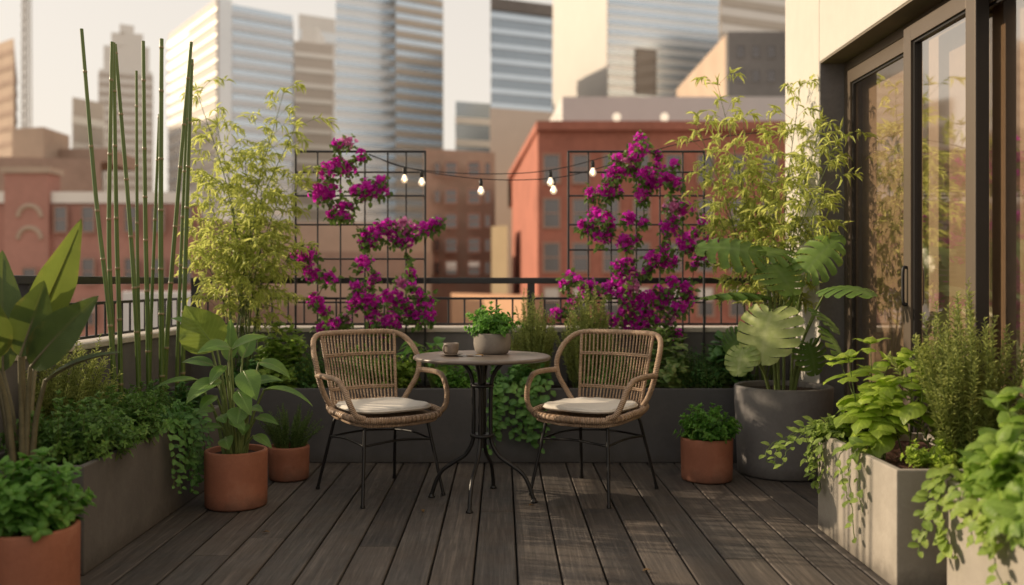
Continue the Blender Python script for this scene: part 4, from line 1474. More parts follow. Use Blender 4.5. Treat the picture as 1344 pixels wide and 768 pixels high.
# banana-like plant in the near trough
bb = np.array((-1.84, 3.52, 0.375))
t = plant('banana_plant', 'tall banana plant with paddle leaves in the low grey trough', 'banana plant', bb)
bl = [((30, 462), (107, 287), 3.48, 3.44, 0.145, 0.06, (0.62, -0.75, 0.1), 'l_banana_lit', dict(tears=2, fold=0.22, wave=0.02, tint=0.7, label='golden backlit leaf')),
      ((52, 440), (96, 335), 3.72, 3.76, 0.15, 0.03, (0.1, -0.95, 0.2), 'l_banana_pale', dict(tears=2, fold=0.25, tint=0.6, label='silvery folded leaf')),
      ((40, 482), (130, 388), 3.40, 3.30, 0.150, 0.06, (0.35, -0.85, 0.3), 'l_banana', dict(tears=1, fold=0.15, wave=0.015, tint=0.6)),
      ((4, 488), (3, 328), 3.52, 3.56, 0.15, 0.03, (0.35, -0.9, 0.1), 'l_banana', dict(tears=1, fold=0.2, tint=0.7)),
      ((26, 468), (58, 368), 3.38, 3.32, 0.150, -0.02, (0.25, -0.93, 0.2), 'l_banana', dict(tears=1, fold=0.15, tint=0.8)),
      ((-8, 470), (-4, 395), 3.36, 3.3, 0.12, 0.02, (0.4, -0.9, 0.1), 'l_banana_lit', dict(fold=0.2, tint=0.5, label='short golden leaf')),
      ((60, 498), (160, 462), 3.42, 3.36, 0.045, 0.045, (-0.1, -0.4, 0.9), 'l_banana', dict(fold=0.3, tint=0.7)),
      ((-30, 440), (-75, 330), 3.6, 3.6, 0.16, 0.03, (0.5, -0.8, 0.2), 'l_banana', dict(tears=1, tint=0.5))]
big_leaf_plant(t, bb, bl, 'stalk_pale', oblong, 0.011, 0.06, 22)

# canna in the terracotta pot
cb = np.array((P(310, 0, 4.46)[0], 4.46, 0.24))
t = thing('potted_canna', 'terracotta pot with tall broad leaved canna beside the grey trough', 'potted plant', (cb[0], cb[1], 0))
round_pot(t, (cb[0], cb[1], 0), 0.15, 0.275, 'terracotta', 0.985)
UPC = (0.0, -0.55, 0.85)
cl = [((285, 459), (243, 401), 4.48, 4.45, 0.237, 0.027, (-0.3, -0.85, 0.45), 'l_canna_gold', dict(tears=3, fold=0.15, wave=0.02, tint=0.7, label='golden torn leaf')),
      ((271, 436), (224, 418), 4.55, 4.6, 0.072, 0.041, (0, -0.5, 0.9), 'l_canna', dict(tint=0.8, fold=0.25)),
      ((303, 460), (352, 442), 4.42, 4.38, 0.077, 0.041, (0.2, -0.55, 0.8), 'l_canna', dict(tint=0.8, fold=0.3)),
      ((303, 457), (259, 464), 4.36, 4.28, 0.102, 0.047, UPC, 'l_canna', dict(tint=0.9, fold=0.2)),
      ((300, 474), (303, 418), 4.55, 4.62, 0.087, -0.014, (0.2, -0.9, 0.3), 'l_canna', dict(tint=0.6)),
      ((340, 476), (381, 497), 4.5, 4.5, 0.077, 0.061, UPC, 'l_canna', dict(tint=0.6, fold=0.2)),
      ((290, 500), (244, 531), 4.32, 4.22, 0.118, 0.054, (-0.2, -0.6, 0.8), 'l_canna', dict(tint=0.7, fold=0.2)),
      ((258, 498), (200, 511), 4.4, 4.38, 0.041, 0.041, UPC, 'l_canna', dict(tint=0.6, fold=0.3)),
      ((320, 487), (337, 526), 4.28, 4.2, 0.118, 0.041, (0.15, -0.85, 0.5), 'l_canna', dict(tint=0.75)),
      ((347, 511), (411, 534), 4.42, 4.40, 0.051, 0.074, (0, -0.3, 0.95), 'l_canna', dict(tint=0.6, fold=0.3)),
      ((316, 534), (311, 561), 4.26, 4.18, 0.107, 0.020, (0, -0.9, 0.45), 'l_canna', dict(tint=0.7)),
      ((328, 536), (346, 541), 4.34, 4.3, 0.051, 0.020, UPC, 'l_canna', dict(tint=0.6)),
      ((290, 545), (296, 556), 4.28, 4.22, 0.056, 0.014, (0, -0.8, 0.6), 'l_canna', dict(tint=0.5)),
      ((291, 561), (265, 562), 4.36, 4.34, 0.041, 0.020, UPC, 'l_canna', dict(tint=0.6)),
      ((296, 574), (301, 591), 4.33, 4.27, 0.077, 0.020, (0, -0.9, 0.45), 'l_canna', dict(tint=0.7)),
      ((333, 572), (357, 589), 4.36, 4.32, 0.056, 0.034, UPC, 'l_canna', dict(tint=0.8)),
      ((322, 556), (319, 572), 4.32, 4.28, 0.056, 0.014, (0, -0.9, 0.45), 'l_canna', dict(tint=0.5)),
      ((281, 539), (255, 545), 4.38, 4.36, 0.051, 0.027, UPC, 'l_canna', dict(tint=0.6)),
      ((318, 470), (334, 436), 4.58, 4.66, 0.082, 0.000, (0.1, -0.9, 0.3), 'l_canna', dict(tint=0.5)),
      ((330, 505), (372, 500), 4.55, 4.62, 0.072, 0.041, UPC, 'l_canna', dict(tint=0.4)),
      ((305, 548), (322, 566), 4.24, 4.16, 0.062, 0.02, (0.1, -0.8, 0.6), 'l_canna', dict(tint=0.65)),
      ((336, 548), (366, 558), 4.40, 4.36, 0.055, 0.03, UPC, 'l_canna', dict(tint=0.55, fold=0.25)),
      ((284, 520), (262, 540), 4.30, 4.22, 0.07, 0.03, UPC, 'l_canna', dict(tint=0.5)),
      ((312, 512), (330, 546), 4.24, 4.16, 0.080, 0.03, (0.1, -0.8, 0.6), 'l_canna', dict(tint=0.8)),
      ((296, 480), (276, 506), 4.34, 4.26, 0.075, 0.03, (-0.2, -0.7, 0.7), 'l_canna', dict(tint=0.65)),
      ((280, 480), (238, 476), 4.58, 4.64, 0.072, 0.041, UPC, 'l_canna', dict(tint=0.4))]
big_leaf_plant(t, cb, cl, 'petiole', ovate, 0.0075, 0.05, 14)

# monstera in the big grey pot
mc_ = np.array((1.605, 5.22, 0.46))
t = thing('potted_monstera', 'large round grey pot holding a monstera with split leaves', 'potted plant', (mc_[0], mc_[1], 0))
round_pot(t, (mc_[0], mc_[1], 0), 0.273, 0.50, 'pot_grey', 0.93, 0.03)
ml = [((1013, 406), (993, 476), 4.93, 4.84, 0.37, 0, (-0.66, -0.72, 0.25), 'l_monst_pale', dict(mon=True, tint=0.6, label='large pale front leaf')),
      ((1000, 336), (922, 305), 5.05, 5.05, 0.30, 0, (0.1, -0.62, 0.75), 'l_monst', dict(mon=True, tint=0.6)),
      ((1004, 338), (1035, 305), 5.10, 5.35, 0.36, 0, (-0.35, -0.75, 0.55), 'l_monst', dict(mon=True, tint=0.9)),
      ((1012, 346), (1046, 372), 5.05, 4.85, 0.30, 0, (0.1, -0.6, 0.78), 'l_monst', dict(mon=True, tint=0.7)),
      ((1056, 360), (1097, 301), 4.98, 4.92, 0.24, 0, (-0.55, -0.75, 0.2), 'l_monst', dict(mon=True, tint=0.95)),
      ((975, 456), (965, 492), 4.95, 4.88, 0.20, 0, (-0.66, -0.70, 0.35), 'l_monst_pale', dict(mon=True, tint=0.2)),
      ((1060, 449), (1077, 490), 4.90, 4.84, 0.20, 0, (0.15, -0.9, 0.35), 'l_monst', dict(mon=True, tint=0.5)),
      ((1086, 378), (1141, 364), 4.72, 4.45, 0.20, 0, (-0.25, 0.05, 1), 'l_monst', dict(mon=True, tint=0.6)),
      ((1072, 408), (1107, 425), 4.85, 4.70, 0.18, 0, (0.3, 0.1, 1), 'l_monst', dict(mon=True, tint=0.5)),
      ((1084, 432), (1118, 468), 4.75, 4.62, 0.18, 0, (0.75, -0.6, 0.5), 'l_monst', dict(mon=True, tint=0.4)),
      ((1002, 388), (912, 366), 5.15, 5.2, 0.24, 0, (0.1, 0.02, 1), 'l_monst', dict(mon=True, tint=0.4)),
      ((975, 440), (950, 462), 5.3, 5.32, 0.20, 0, (-0.2, -0.8, 0.5), 'l_monst', dict(mon=True, tint=0.3)),
      ((1030, 380), (1062, 395), 5.3, 5.35, 0.22, 0, (0.1, -0.7, 0.6), 'l_monst', dict(mon=True, tint=0.3))]
big_leaf_plant(t, mc_, ml, 'petiole', ovate, 0.0075, 0.10)

# ------------------------------------------------------------------ small terracotta pots
t = thing('potted_rosemary', 'small terracotta pot of fine rosemary tucked behind the canna', 'potted plant', (-1.18, 5.06, 0))
round_pot(t, (-1.18, 5.06, 0), 0.113, 0.185, 'terracotta', 0.96)
mb, st = MB(), MB()
for k in range(52):
    a, q = rnd(0, 2 * PI), math.sqrt(rnd(0, 1))
    b = np.array((-1.18 + 0.07 * q * math.cos(a), 5.06 + 0.07 * q * math.sin(a), 0.15))
    needles(mb, st, b, b + np.array((0.13 * q * math.cos(a), 0.12 * q * math.sin(a), rnd(0.17, 0.30) * (1 - 0.3 * q))), 56, 0.022, 0.0036)
mb.build('foliage', M['l_rosedark'], t); st.build('stem', M['stem_green'], t)

t = thing('potted_mint', 'small terracotta pot of bushy mint against the dark trough', 'potted plant', (1.128, 5.04, 0))
round_pot(t, (1.128, 5.04, 0), 0.142, 0.235, 'terracotta', 0.975)
lv, mb, st = Leaves(), MB(), MB()
bush(lv, st, (1.128, 5.02, 0.20), 0.175, 0.16, 0.24, 70, 0.055, 0.034, 6, spread=0.55)
leafy(t, lv, mb, st, T_OV, M['l_mint'], M['stem_green'])

t = thing('potted_basil', 'terracotta pot of dark bushy basil before the low grey trough', 'potted plant', (-1.555, 3.0, 0))
round_pot(t, (-1.555, 3.0, 0), 0.157, 0.292, 'terracotta', 0.985)
lv, mb, st = Leaves(), MB(), MB()
bush(lv, st, (-1.57, 3.0, 0.26), 0.205, 0.19, 0.27, 62, 0.072, 0.046, 6, spread=0.55, shrink=0.35)
leafy(t, lv, mb, st, T_BAS, M['l_mint'], M['stem_green'])

# ------------------------------------------------------------------ plants in the grey troughs
SZ = 0.37
G1 = 'herbs growing in the low grey trough'
shrub('oregano', 'dark bushy herb spilling over the low trough beside the banana stalks', (-1.72, 3.66, SZ), 0.27, 0.26, 0.27, 110, 0.052, 0.028, T_OV, 'l_herb', 6, 'herb plant', G1, spread=0.7)
shrub('oregano', 'dark bushy herb at the joint of the two grey troughs', (-1.70, 4.03, SZ), 0.25, 0.25, 0.27, 110, 0.052, 0.028, T_OV, 'l_herb', 6, 'herb plant', G1, spread=0.7)
rosemary('rosemary', 'yellow green feathery rosemary behind the banana leaves', (-1.93, 4.02, SZ), 0.21, 0.25, 0.52, 70, 66, 0.034, 0.0070, 'l_rose', lean=(0.12, 0))
shrub('oregano', 'dark herb around the feet of the bamboo canes', (-1.76, 4.50, SZ), 0.23, 0.22, 0.22, 80, 0.050, 0.028, T_OV, 'l_herb', 6, 'herb plant', None, spread=0.7)
shrub('oregano', 'small dark herb behind the canna pot, under the outermost canes', (-1.76, 4.86, SZ), 0.20, 0.18, 0.20, 55, 0.050, 0.028, T_OV, 'l_dark', 5, 'herb plant', None, spread=0.7)
t = plant('trailing_vine', 'round leaved vine trailing down the grey trough behind the canna pot', 'trailing plant', (-1.60, 4.38, 0.38))
lv, mb, st = Leaves(), MB(), MB()
for k in range(13):
    y = rnd(4.16, 4.66)
    ln = rnd(0.10, 0.34)
    o_ = rnd(0.02, 0.10)
    vine(lv, st, [(-1.66, y, 0.38), (-1.58, y, 0.45), (-1.53 + o_ * 0.4, y - 0.01, 0.41), (-1.525 + o_ * 0.7, y + rnd(-0.03, 0.03), 0.41 - ln * 0.5), (-1.52 + o_ * 0.5, y + rnd(-0.05, 0.03), 0.41 - ln)], 0.020, 0.042, 0.034, (0.9, -0.45, 0))
bush(lv, st, (-1.60, 4.42, 0.38), 0.13, 0.24, 0.14, 40, 0.042, 0.032, 5, spread=0.7)
leafy(t, lv, mb, st, T_RND, M['l_ivy'], M['stem_green'])

# ------------------------------------------------------------------ back trough plants
BZ = 0.41
def bx(px, Y=5.72):
    return P(px, 0, Y)[0]


shrub('heart_leaf_shrub', 'broad leaved shrub under the leafy bamboo by the canna', (bx(372, 5.7), 5.70, BZ), 0.20, 0.17, 0.40, 46, 0.085, 0.058, T_BAS, 'l_big', 6, group=None, spread=0.5, shrink=0.3)
shrub('boxwood', 'small leaved dark shrub between canna and rattan chair back', (bx(412, 5.68), 5.68, BZ), 0.18, 0.17, 0.27, 110, 0.028, 0.017, T_OV, 'l_dark', 7, spread=0.6)
shrub('boxwood', 'dark shrub seen through the rattan back on the cup side', (bx(478, 5.7), 5.66, BZ), 0.22, 0.15, 0.30, 100, 0.036, 0.022, T_OV, 'l_mint', 6, spread=0.6)
shrub('geranium', 'pale leaved shrub seen between coffee side chair and table', (bx(520, 5.66), 5.64, BZ), 0.17, 0.13, 0.26, 46, 0.060, 0.048, T_RND, 'l_big', 5, spread=0.5)
t = plant('peace_lily', 'arching long leaved lily behind the coffee cup', 'plant', (bx(568, 5.72), 5.72, BZ))
lb = np.array((bx(568, 5.72), 5.72, BZ))
for k in range(30):
    a = rnd(0, 2 * PI)
    o_ = rnd(0.10, 0.26)
    h_ = rnd(0.16, 0.40)
    A = lb + np.array((o_ * 0.45 * math.cos(a), o_ * 0.35 * math.sin(a), h_ * 0.75))
    L = rnd(0.14, 0.24)
    B = A + np.array((L * 0.85 * math.cos(a), L * 0.6 * math.sin(a), rnd(-0.10, 0.06)))
    mb = MB()
    blade(mb, A, B, (0, -0.15, 1), rnd(0.055, 0.085), rnd(0.03, 0.06), ovate, 10, 2, 0.2, 0.01, rnd(0.2, 1))
    o = mb.build('leaf', M['l_big' if k % 4 == 0 else 'l_mint'], t)
    mb = MB()
    tube(mb, spline([lb, lb + (A - lb) * 0.6 + np.array((0, 0, 0.04)), A], 8), 0.003, 5, False)
    mb.build('petiole', M['petiole'], o)
shrub('boxwood', 'dark shrub low under the bistro table edge', (bx(598, 5.64), 5.62, BZ), 0.20, 0.11, 0.20, 80, 0.038, 0.024, T_OV, 'l_mint', 5, spread=0.6)
rosemary('rosemary', 'feathery upright rosemary right behind the table top', (bx(700, 5.7), 5.72, BZ), 0.18, 0.14, 0.64, 84, 70, 0.034, 0.0080, 'l_rose')
rosemary('rosemary', 'feathery rosemary rising against the fuller bougainvillea', (bx(772, 5.72), 5.70, BZ), 0.21, 0.13, 0.68, 84, 70, 0.034, 0.0080, 'l_rose')
t = plant('trailing_vine', 'round leaved vine hanging over the dark trough beside the table legs', 'trailing plant', (bx(672, 5.55), 5.58, 0.42))
lv, mb, st = Leaves(), MB(), MB()
for k in range(15):
    x_ = bx(rnd(636, 722), 5.5)
    ln = rnd(0.06, 0.34) if k > 5 else rnd(0.25, 0.40)
    vine(lv, st, [(x_, 5.62, 0.42), (x_, 5.54, 0.47 + rnd(0, 0.05)), (x_ + rnd(-0.02, 0.02), 5.475, 0.43), (x_ + rnd(-0.04, 0.04), 5.465, 0.43 - ln * 0.5), (x_ + rnd(-0.05, 0.05), 5.475, 0.43 - ln)], 0.034, 0.056, 0.048, (0.0, -1, 0))
bush(lv, st, (bx(682, 5.58), 5.60, 0.42), 0.22, 0.10, 0.20, 34, 0.056, 0.048, 5, spread=0.7)
leafy(t, lv, mb, st, T_RND, M['l_ivy'], M['stem_green'])
shrub('boxwood', 'dark shrub seen through the rattan back on the mint side', (bx(800, 5.68), 5.66, BZ), 0.22, 0.15, 0.30, 100, 0.036, 0.022, T_OV, 'l_mint', 6, spread=0.6)
shrub('pothos', 'cream mottled pothos between rattan chair and monstera', (bx(872, 5.68), 5.66, BZ), 0.17, 0.15, 0.36, 26, 0.100, 0.070, T_BAS, 'l_pothos', 5, spread=0.5, shrink=0.3)
shrub('boxwood', 'dark fine leaved shrub above the small mint pot', (bx(918, 5.68), 5.68, BZ), 0.25, 0.16, 0.28, 150, 0.030, 0.015, T_OV, 'l_dark', 7, spread=0.7)
shrub('heart_leaf_shrub', 'dark broad leaved shrub in the shade of the monstera', (bx(952, 5.7), 5.74, BZ), 0.18, 0.13, 0.34, 30, 0.10, 0.075, T_BAS, 'l_dark', 5, spread=0.5, shrink=0.3)
shrub('ground_ivy', 'low dark ivy at the corner behind the canna pot', (bx(330, 5.66), 5.66, BZ), 0.22, 0.14, 0.24, 60, 0.045, 0.036, T_RND, 'l_dark', 5, spread=0.6)

# ------------------------------------------------------------------ plants in the pale troughs
QZ = 0.39
def basil(label, loc, n, h, r):
    t = plant('basil', label, 'herb plant', loc, 'basil plants in the pale trough')
    lv, mb, st = Leaves(), MB(), MB()
    loc = np.asarray(loc, float)
    for k in range(n):
        a = 2 * PI * k / n + rnd(-0.4, 0.4)
        q = r * (rnd(0.45, 1.0) if k else 0.1)
        tip = loc + np.array((q * math.cos(a), q * math.sin(a), h * (rnd(0.72, 0.95) if k else 1.0)))
        shoot(lv, st, loc + np.array((q * 0.2 * math.cos(a), q * 0.2 * math.sin(a), 0)), tip, 0.152, 0.100, 4, 0.38, True, 0.0034, 0.1, 0.42, 0.2, (0.2, 1.0))
    leafy(t, lv, mb, st, T_BAS, M['l_basil'], M['stem_green'])


basil('tallest bright basil at the far end of the pale trough', (1.535, 3.84, QZ), 5, 0.44, 0.14)
basil('bright basil standing before the rosemary', (1.605, 3.60, QZ), 4, 0.41, 0.12)
basil('short bright basil between the two tall ones', (1.500, 3.60, QZ), 4, 0.28, 0.09)
rosemary('rosemary', 'large bright rosemary bush against the sliding doors', (1.76, 3.46, QZ), 0.28, 0.26, 0.68, 84, 92, 0.038, 0.0048, 'l_rose')
shrub('parsley', 'low bright parsley by the bare soil of the pale trough', (1.60, 3.37, QZ), 0.13, 0.10, 0.13, 34, 0.042, 0.034, T_OV, 'l_basil', 4, 'herb plant', None, spread=0.7)
shrub('oregano', 'dark low herb under the bright rosemary', (1.76, 3.40, QZ), 0.14, 0.15, 0.16, 46, 0.042, 0.030, T_OV, 'l_mint', 5, 'herb plant', None, spread=0.7)
shrub('oregano', 'light green low herb filling the far corner of the pale trough', (1.47, 3.95, QZ), 0.15, 0.11, 0.12, 30, 0.046, 0.036, T_OV, 'l_trail', 5, 'herb plant', None, spread=0.7)
t = plant('trailing_vine', 'pale vine trailing down the sunlit face of the basil trough', 'trailing plant', (1.42, 3.75, 0.40))
lv, mb, st = Leaves(), MB(), MB()
for k in range(10):
    y = rnd(3.84, 4.05) if k < 7 else rnd(3.50, 3.60)
    ln = rnd(0.05, 0.30) if k < 7 else rnd(0.16, 0.36)
    o_ = rnd(0.0, 0.05)
    vine(lv, st, [(1.46, y, 0.40), (1.42, y, 0.46), (1.378 - o_, y, 0.425), (1.374 - o_, y - rnd(0, 0.03), 0.425 - ln * 0.5), (1.378 - o_ * 0.5, y - rnd(0, 0.05), 0.425 - ln)], 0.040, 0.052, 0.040, (-1, -0.15, 0))
for k in range(3):
    y = 3.98 + 0.04 * k
    vine(lv, st, [(1.46, y, 0.40), (1.40, y, 0.47), (1.30, y - 0.02, 0.43), (1.23 - 0.03 * k, y - 0.04, 0.36), (1.20 - 0.02 * k, y - 0.06, 0.30)], 0.03, 0.046, 0.036, (-0.4, -0.5, 0.8))
leafy(t, lv, mb, st, T_RND, M['l_trail'], M['stem_green'])
shrub('balm', 'big bright lemon balm overgrowing the trough at the frame corner', (1.66, 2.84, QZ), 0.21, 0.22, 0.34, 24, 0.150, 0.092, T_BAS, 'l_big', 6, 'herb plant', None, spread=0.6, shrink=0.3)
shrub('balm', 'low bright lemon balm on the trough edge at the frame corner', (1.60, 2.55, QZ), 0.22, 0.22, 0.26, 26, 0.15, 0.095, T_BAS, 'l_big', 5, 'herb plant', None, spread=0.6, shrink=0.3)
t = plant('trailing_vine', 'leafy vine trailing down the trough at the frame corner', 'trailing plant', (1.53, 2.9, 0.40))
lv, mb, st = Leaves(), MB(), MB()
for k in range(8):
    y = rnd(2.66, 3.06)
    ln = rnd(0.05, 0.26)
    o_ = rnd(0, 0.03)
    vine(lv, st, [(1.56, y, 0.40), (1.52, y, 0.46), (1.478 - o_, y, 0.42), (1.474 - o_, y - rnd(0, 0.03), 0.42 - ln * 0.5), (1.476, y - rnd(0, 0.06), 0.42 - ln)], 0.03, 0.055, 0.044, (-1, -0.2, 0))
for k in range(2):
    vine(lv, st, [(1.54, 3.06, 0.40), (1.49, 3.09, 0.45), (1.45, 3.10, 0.36), (1.44 - 0.02 * k, 3.09, 0.26), (1.40, 3.08, 0.18 + 0.06 * k)], 0.03, 0.05, 0.04, (-0.7, -0.6, 0))
leafy(t, lv, mb, st, T_RND, M['l_trail'], M['stem_green'])

# dry leaves fallen on the deck
for k, (px, py, lab) in enumerate(((843, 751, 'curled dry leaf on the sunlit boards near the bottom edge'), (556, 673, 'dry leaf scrap beside the bistro table foot'), (700, 664, 'dry leaf scrap between table and mint side chair'), (345, 700, 'dry leaf scrap on the dark boards before the canna pot'))):
    Y = 1308.0 / (py - VY)
    mb = MB()
    p = np.array(((px - VX) * Y / F, Y, 0.003))
    blade(mb, p, p + np.array((0.035 * math.cos(k * 2), 0.035 * math.sin(k * 2), 0.004)), (0, 0, 1), 0.018, 0.006, ovate, 6, 1, 0.5, tint=0.5)
    tag(mb.build('dry_leaf', M['l_dry'], loc=p), lab, 'leaf', 'dry leaves on the deck')

# ------------------------------------------------------------------ the city
GZ = -22.0
def prism(mb, pts, z0, z1):
    n = len(pts)
    a = sum(pts[i][0] * pts[(i + 1) % n][1] - pts[(i + 1) % n][0] * pts[i][1] for i in range(n))
    if a < 0:
        pts = pts[::-1]
    v = [(x, y, z0) for x, y in pts] + [(x, y, z1) for x, y in pts]
    f = [(i, (i + 1) % n, n + (i + 1) % n, n + i) for i in range(n)] + [tuple(range(n - 1, -1, -1)), tuple(range(n, 2 * n))]
    mb.add(v, f)


def grow(pts, d):
    c = np.mean(np.array(pts), axis=0)
    return [tuple(c + (np.array(p) - c) * (1 + d / max(1e-6, np.linalg.norm(np.array(p) - c)))) for p in pts]


def fp(corners):
    """footprint from visible corners (px, depth)"""
    return [((px - VX) * Y / F, Y) for px, Y in corners]


def zt(py, Y):
    return CH - (py - VY) * Y / F


def tower(name, label, corners, back, ytop, Yref, wallm, bandm=None, floor=4.0, band=0.5, zlow=-5.0, roof=None, d=0.25, group='city buildings', cat='building', partname='window_band'):
    v = fp(corners)
    def away(p, px):
        k = (p[1] + back) / p[1]
        return (((px - VX) * 0.995 if abs(px - VX) > 40 else px - VX) * p[1] * k / F, p[1] * k)
    pl, pr = corners[0][0], corners[-1][0]
    pts = v + [away(v[-1], pr), away(v[0], pl)]
    top = zt(ytop, Yref)
    c = np.mean(np.array(pts), axis=0)
    t = thing(name, label, cat, (c[0], c[1], GZ))
    mb = MB(); prism(mb, pts, GZ + 0.02, top); mb.build('wall', wallm, t, False)
    if bandm is not None:
        z = top - floor
        k = 0
        while z > zlow and k < 90:
            mb = MB(); prism(mb, grow(pts, d), z, z + floor * band); mb.build(partname, bandm, t, False)
            z -= floor
            k += 1
    if roof:
        mb = MB(); prism(mb, grow(pts, -roof[2]), top + 0.01, top + roof[0]); mb.build('roof_block', roof[1], t, False)
    return t, top


def windows(t, Y, cols, rows, w_, h_, wm, fm=None):
    """windows of a frontal facade at depth Y; px columns, px rows"""
    for cxp in cols:
        for ryp in rows:
            X, Z = P(cxp, ryp, Y)[0], P(cxp, ryp, Y)[2]
            hw, hh = w_ * Y / F / 2, h_ * Y / F / 2
            fo = MB()
            e = hw * 0.25
            box(fo, X - hw - e, X + hw + e, Y - 0.10, Y - 0.002, Z - hh - e, Z - hh)
            box(fo, X - hw - e, X + hw + e, Y - 0.10, Y - 0.002, Z + hh, Z + hh + e)
            box(fo, X - hw - e, X - hw, Y - 0.08, Y - 0.002, Z - hh + 0.001, Z + hh - 0.001)
            box(fo, X + hw, X + hw + e, Y - 0.08, Y - 0.002, Z - hh + 0.001, Z + hh - 0.001)
            box(fo, X - hw + 0.001, X + hw - 0.001, Y - 0.07, Y - 0.03, Z - e * 0.3, Z + e * 0.3)
            o = fo.build('window', fm or M['c_trim'], t, False)
            g = MB()
            box(g, X - hw + 0.001, X + hw - 0.001, Y - 0.028, Y - 0.003, Z - hh + 0.002, Z + hh - 0.002)
            g.build('pane', M['c_wind'] if wm is M['c_win'] else wm, o, False)
        if wm is M['c_win']:
            q = random.uniform(0.3, 0.75)
            g = MB()
            box(g, X - hw + 0.01, X + hw - 0.01, Y - 0.0295, Y - 0.0285, Z + hh - 2 * hh * q, Z + hh - 0.003)
            g.build('blind', wm, o, False)


M['c_red'] = solid("red brick", (0.38, 0.145, 0.10), 0.9, var=0.28, scale=0.5, bump=0)
M['c_rose'] = solid("haze paled red brick", (0.46, 0.235, 0.185), 0.9, var=0.18, scale=0.3, bump=0)  # brick red made paler, distance haze put into the colour
M['c_brown'] = solid("brown brick", (0.40, 0.285, 0.22), 0.9, var=0.2, scale=0.3, bump=0)  # brick colour lifted to carry distance haze
M['c_tan'] = solid("tan stone", (0.50, 0.38, 0.29), 0.9, var=0.15, scale=0.2, bump=0)  # stone lightened, with the haze of distance in its colour
M['c_sand'] = solid("orange sandstone", (0.50, 0.29, 0.17), 0.9, var=0.15, scale=0.15, bump=0)
M['c_yellow'] = solid("ochre render", (0.42, 0.33, 0.20), 0.9, var=0.1, scale=0.3, bump=0)
M['c_trim'] = solid("stone window trim", (0.40, 0.24, 0.18), 0.9, var=0.1, scale=0.5, bump=0)
M['c_grey'] = solid("grey roof cladding", (0.62, 0.60, 0.58), 0.8, var=0.08, scale=0.1, bump=0)
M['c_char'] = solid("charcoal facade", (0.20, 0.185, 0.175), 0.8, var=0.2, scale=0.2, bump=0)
M['c_haze'] = solid("hazy stone", (0.78, 0.73, 0.67), 0.5, metal=0.55, var=0.05, scale=0.06, bump=0)  # distance haze put into the stone's base colour
M['c_hazed'] = solid("hazy darker stone", (0.55, 0.475, 0.41), 0.5, metal=0.45, var=0.07, scale=0.06, bump=0)  # darker stone, likewise paled by haze in its colour
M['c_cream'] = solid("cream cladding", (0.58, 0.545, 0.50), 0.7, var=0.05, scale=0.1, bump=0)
M['c_glass'] = tower_mat("blue tower glass", (0.60, 0.68, 0.76), 0.24, 0.8, 0.06)
M['c_glassd'] = tower_mat("slate tower glass", (0.33, 0.385, 0.44), 0.24, 0.75, 0.08)
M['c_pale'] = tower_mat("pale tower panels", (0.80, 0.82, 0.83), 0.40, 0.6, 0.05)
M['c_band'] = solid("white spandrel", (0.70, 0.73, 0.76), 0.5, 0.45, var=0.05, scale=0.1, bump=0)  # spandrel tones kept near the walls, haze put into their colour
M['c_bandt'] = solid("tan spandrel", (0.58, 0.51, 0.43), 0.6, 0.35, var=0.1, scale=0.1, bump=0)
M['c_win'] = tower_mat("sky lit window", (0.66, 0.60, 0.55), 0.15, 0.45)  # pale sky reflection put into the base colour
M['c_wind'] = tower_mat("dim window", (0.16, 0.15, 0.15), 0.15, 0.6)

# brick block behind the fuller trellis
t, top = tower('brick_building', 'red brick block with a sunlit orange side behind the fuller bougainvillea', [(672, 66), (706, 45), (1045, 45)], 26, 172, 45, M['c_red'])
mb = MB(); prism(mb, grow(fp([(672, 66), (706, 45), (1045, 45)]) + [(fp([(1045, 45)])[0][0], 71), (0.7, 92)], 0.3), top + 0.005, top + 0.45); mb.build('cornice', M['c_red'], t, False)
windows(t, 45, (724, 762, 802, 842, 884, 926, 968, 1010), (222, 280, 338, 396), 19, 36, M['c_win'])
for px in (731, 810, 873):
    p = P(px, 0, 45.6)
    r_ = thing('roof_lamp', {731: 'glowing globe lamp at the corner of the red brick roof', 810: 'glowing globe lamp midway along the red brick roof', 873: 'glowing globe lamp nearest the monstera side of the brick roof'}[px], 'lamp', (p[0], 45.8, top + 0.45), 'globe lamps on the brick roof')
    mb = MB(); lathe(mb, [(0.0, 0.16), (0.12, 0.18), (0.19, 0.28), (0.21, 0.38), (0.18, 0.50), (0.10, 0.57), (0, 0.59)], (p[0], 45.8, top + 0.45), 20); mb.build('globe', M['roof_lamp'], r_)
    mb = MB(); lathe(mb, [(0, 0.0), (0.12, 0.0), (0.10, 0.04), (0.05, 0.06), (0.05, 0.16), (0.11, 0.18)], (p[0], 45.8, top + 0.45), 14); mb.build('base', M['gasket_or_shade'], r_)
tower('flat_roof_block', 'grey flat roofed block rising behind the red brick building', [(712, 80), (738, 64), (1045, 64)], 20, 127, 64, M['c_grey'])
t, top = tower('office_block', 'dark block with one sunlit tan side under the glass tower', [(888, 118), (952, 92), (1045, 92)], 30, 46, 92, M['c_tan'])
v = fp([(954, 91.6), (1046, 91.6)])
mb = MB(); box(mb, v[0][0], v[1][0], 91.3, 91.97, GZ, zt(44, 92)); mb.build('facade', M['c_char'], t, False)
windows(t, 91.3, (972, 992, 1012, 1032), (68, 100), 9, 14, M['c_wind'], M['c_char'])
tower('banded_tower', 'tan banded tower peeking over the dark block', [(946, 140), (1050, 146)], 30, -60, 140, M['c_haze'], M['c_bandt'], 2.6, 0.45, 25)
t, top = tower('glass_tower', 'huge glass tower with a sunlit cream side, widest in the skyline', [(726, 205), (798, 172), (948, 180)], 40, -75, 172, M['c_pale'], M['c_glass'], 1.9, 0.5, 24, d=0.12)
v = fp([(725.5, 204.5), (797.0, 171.6)])
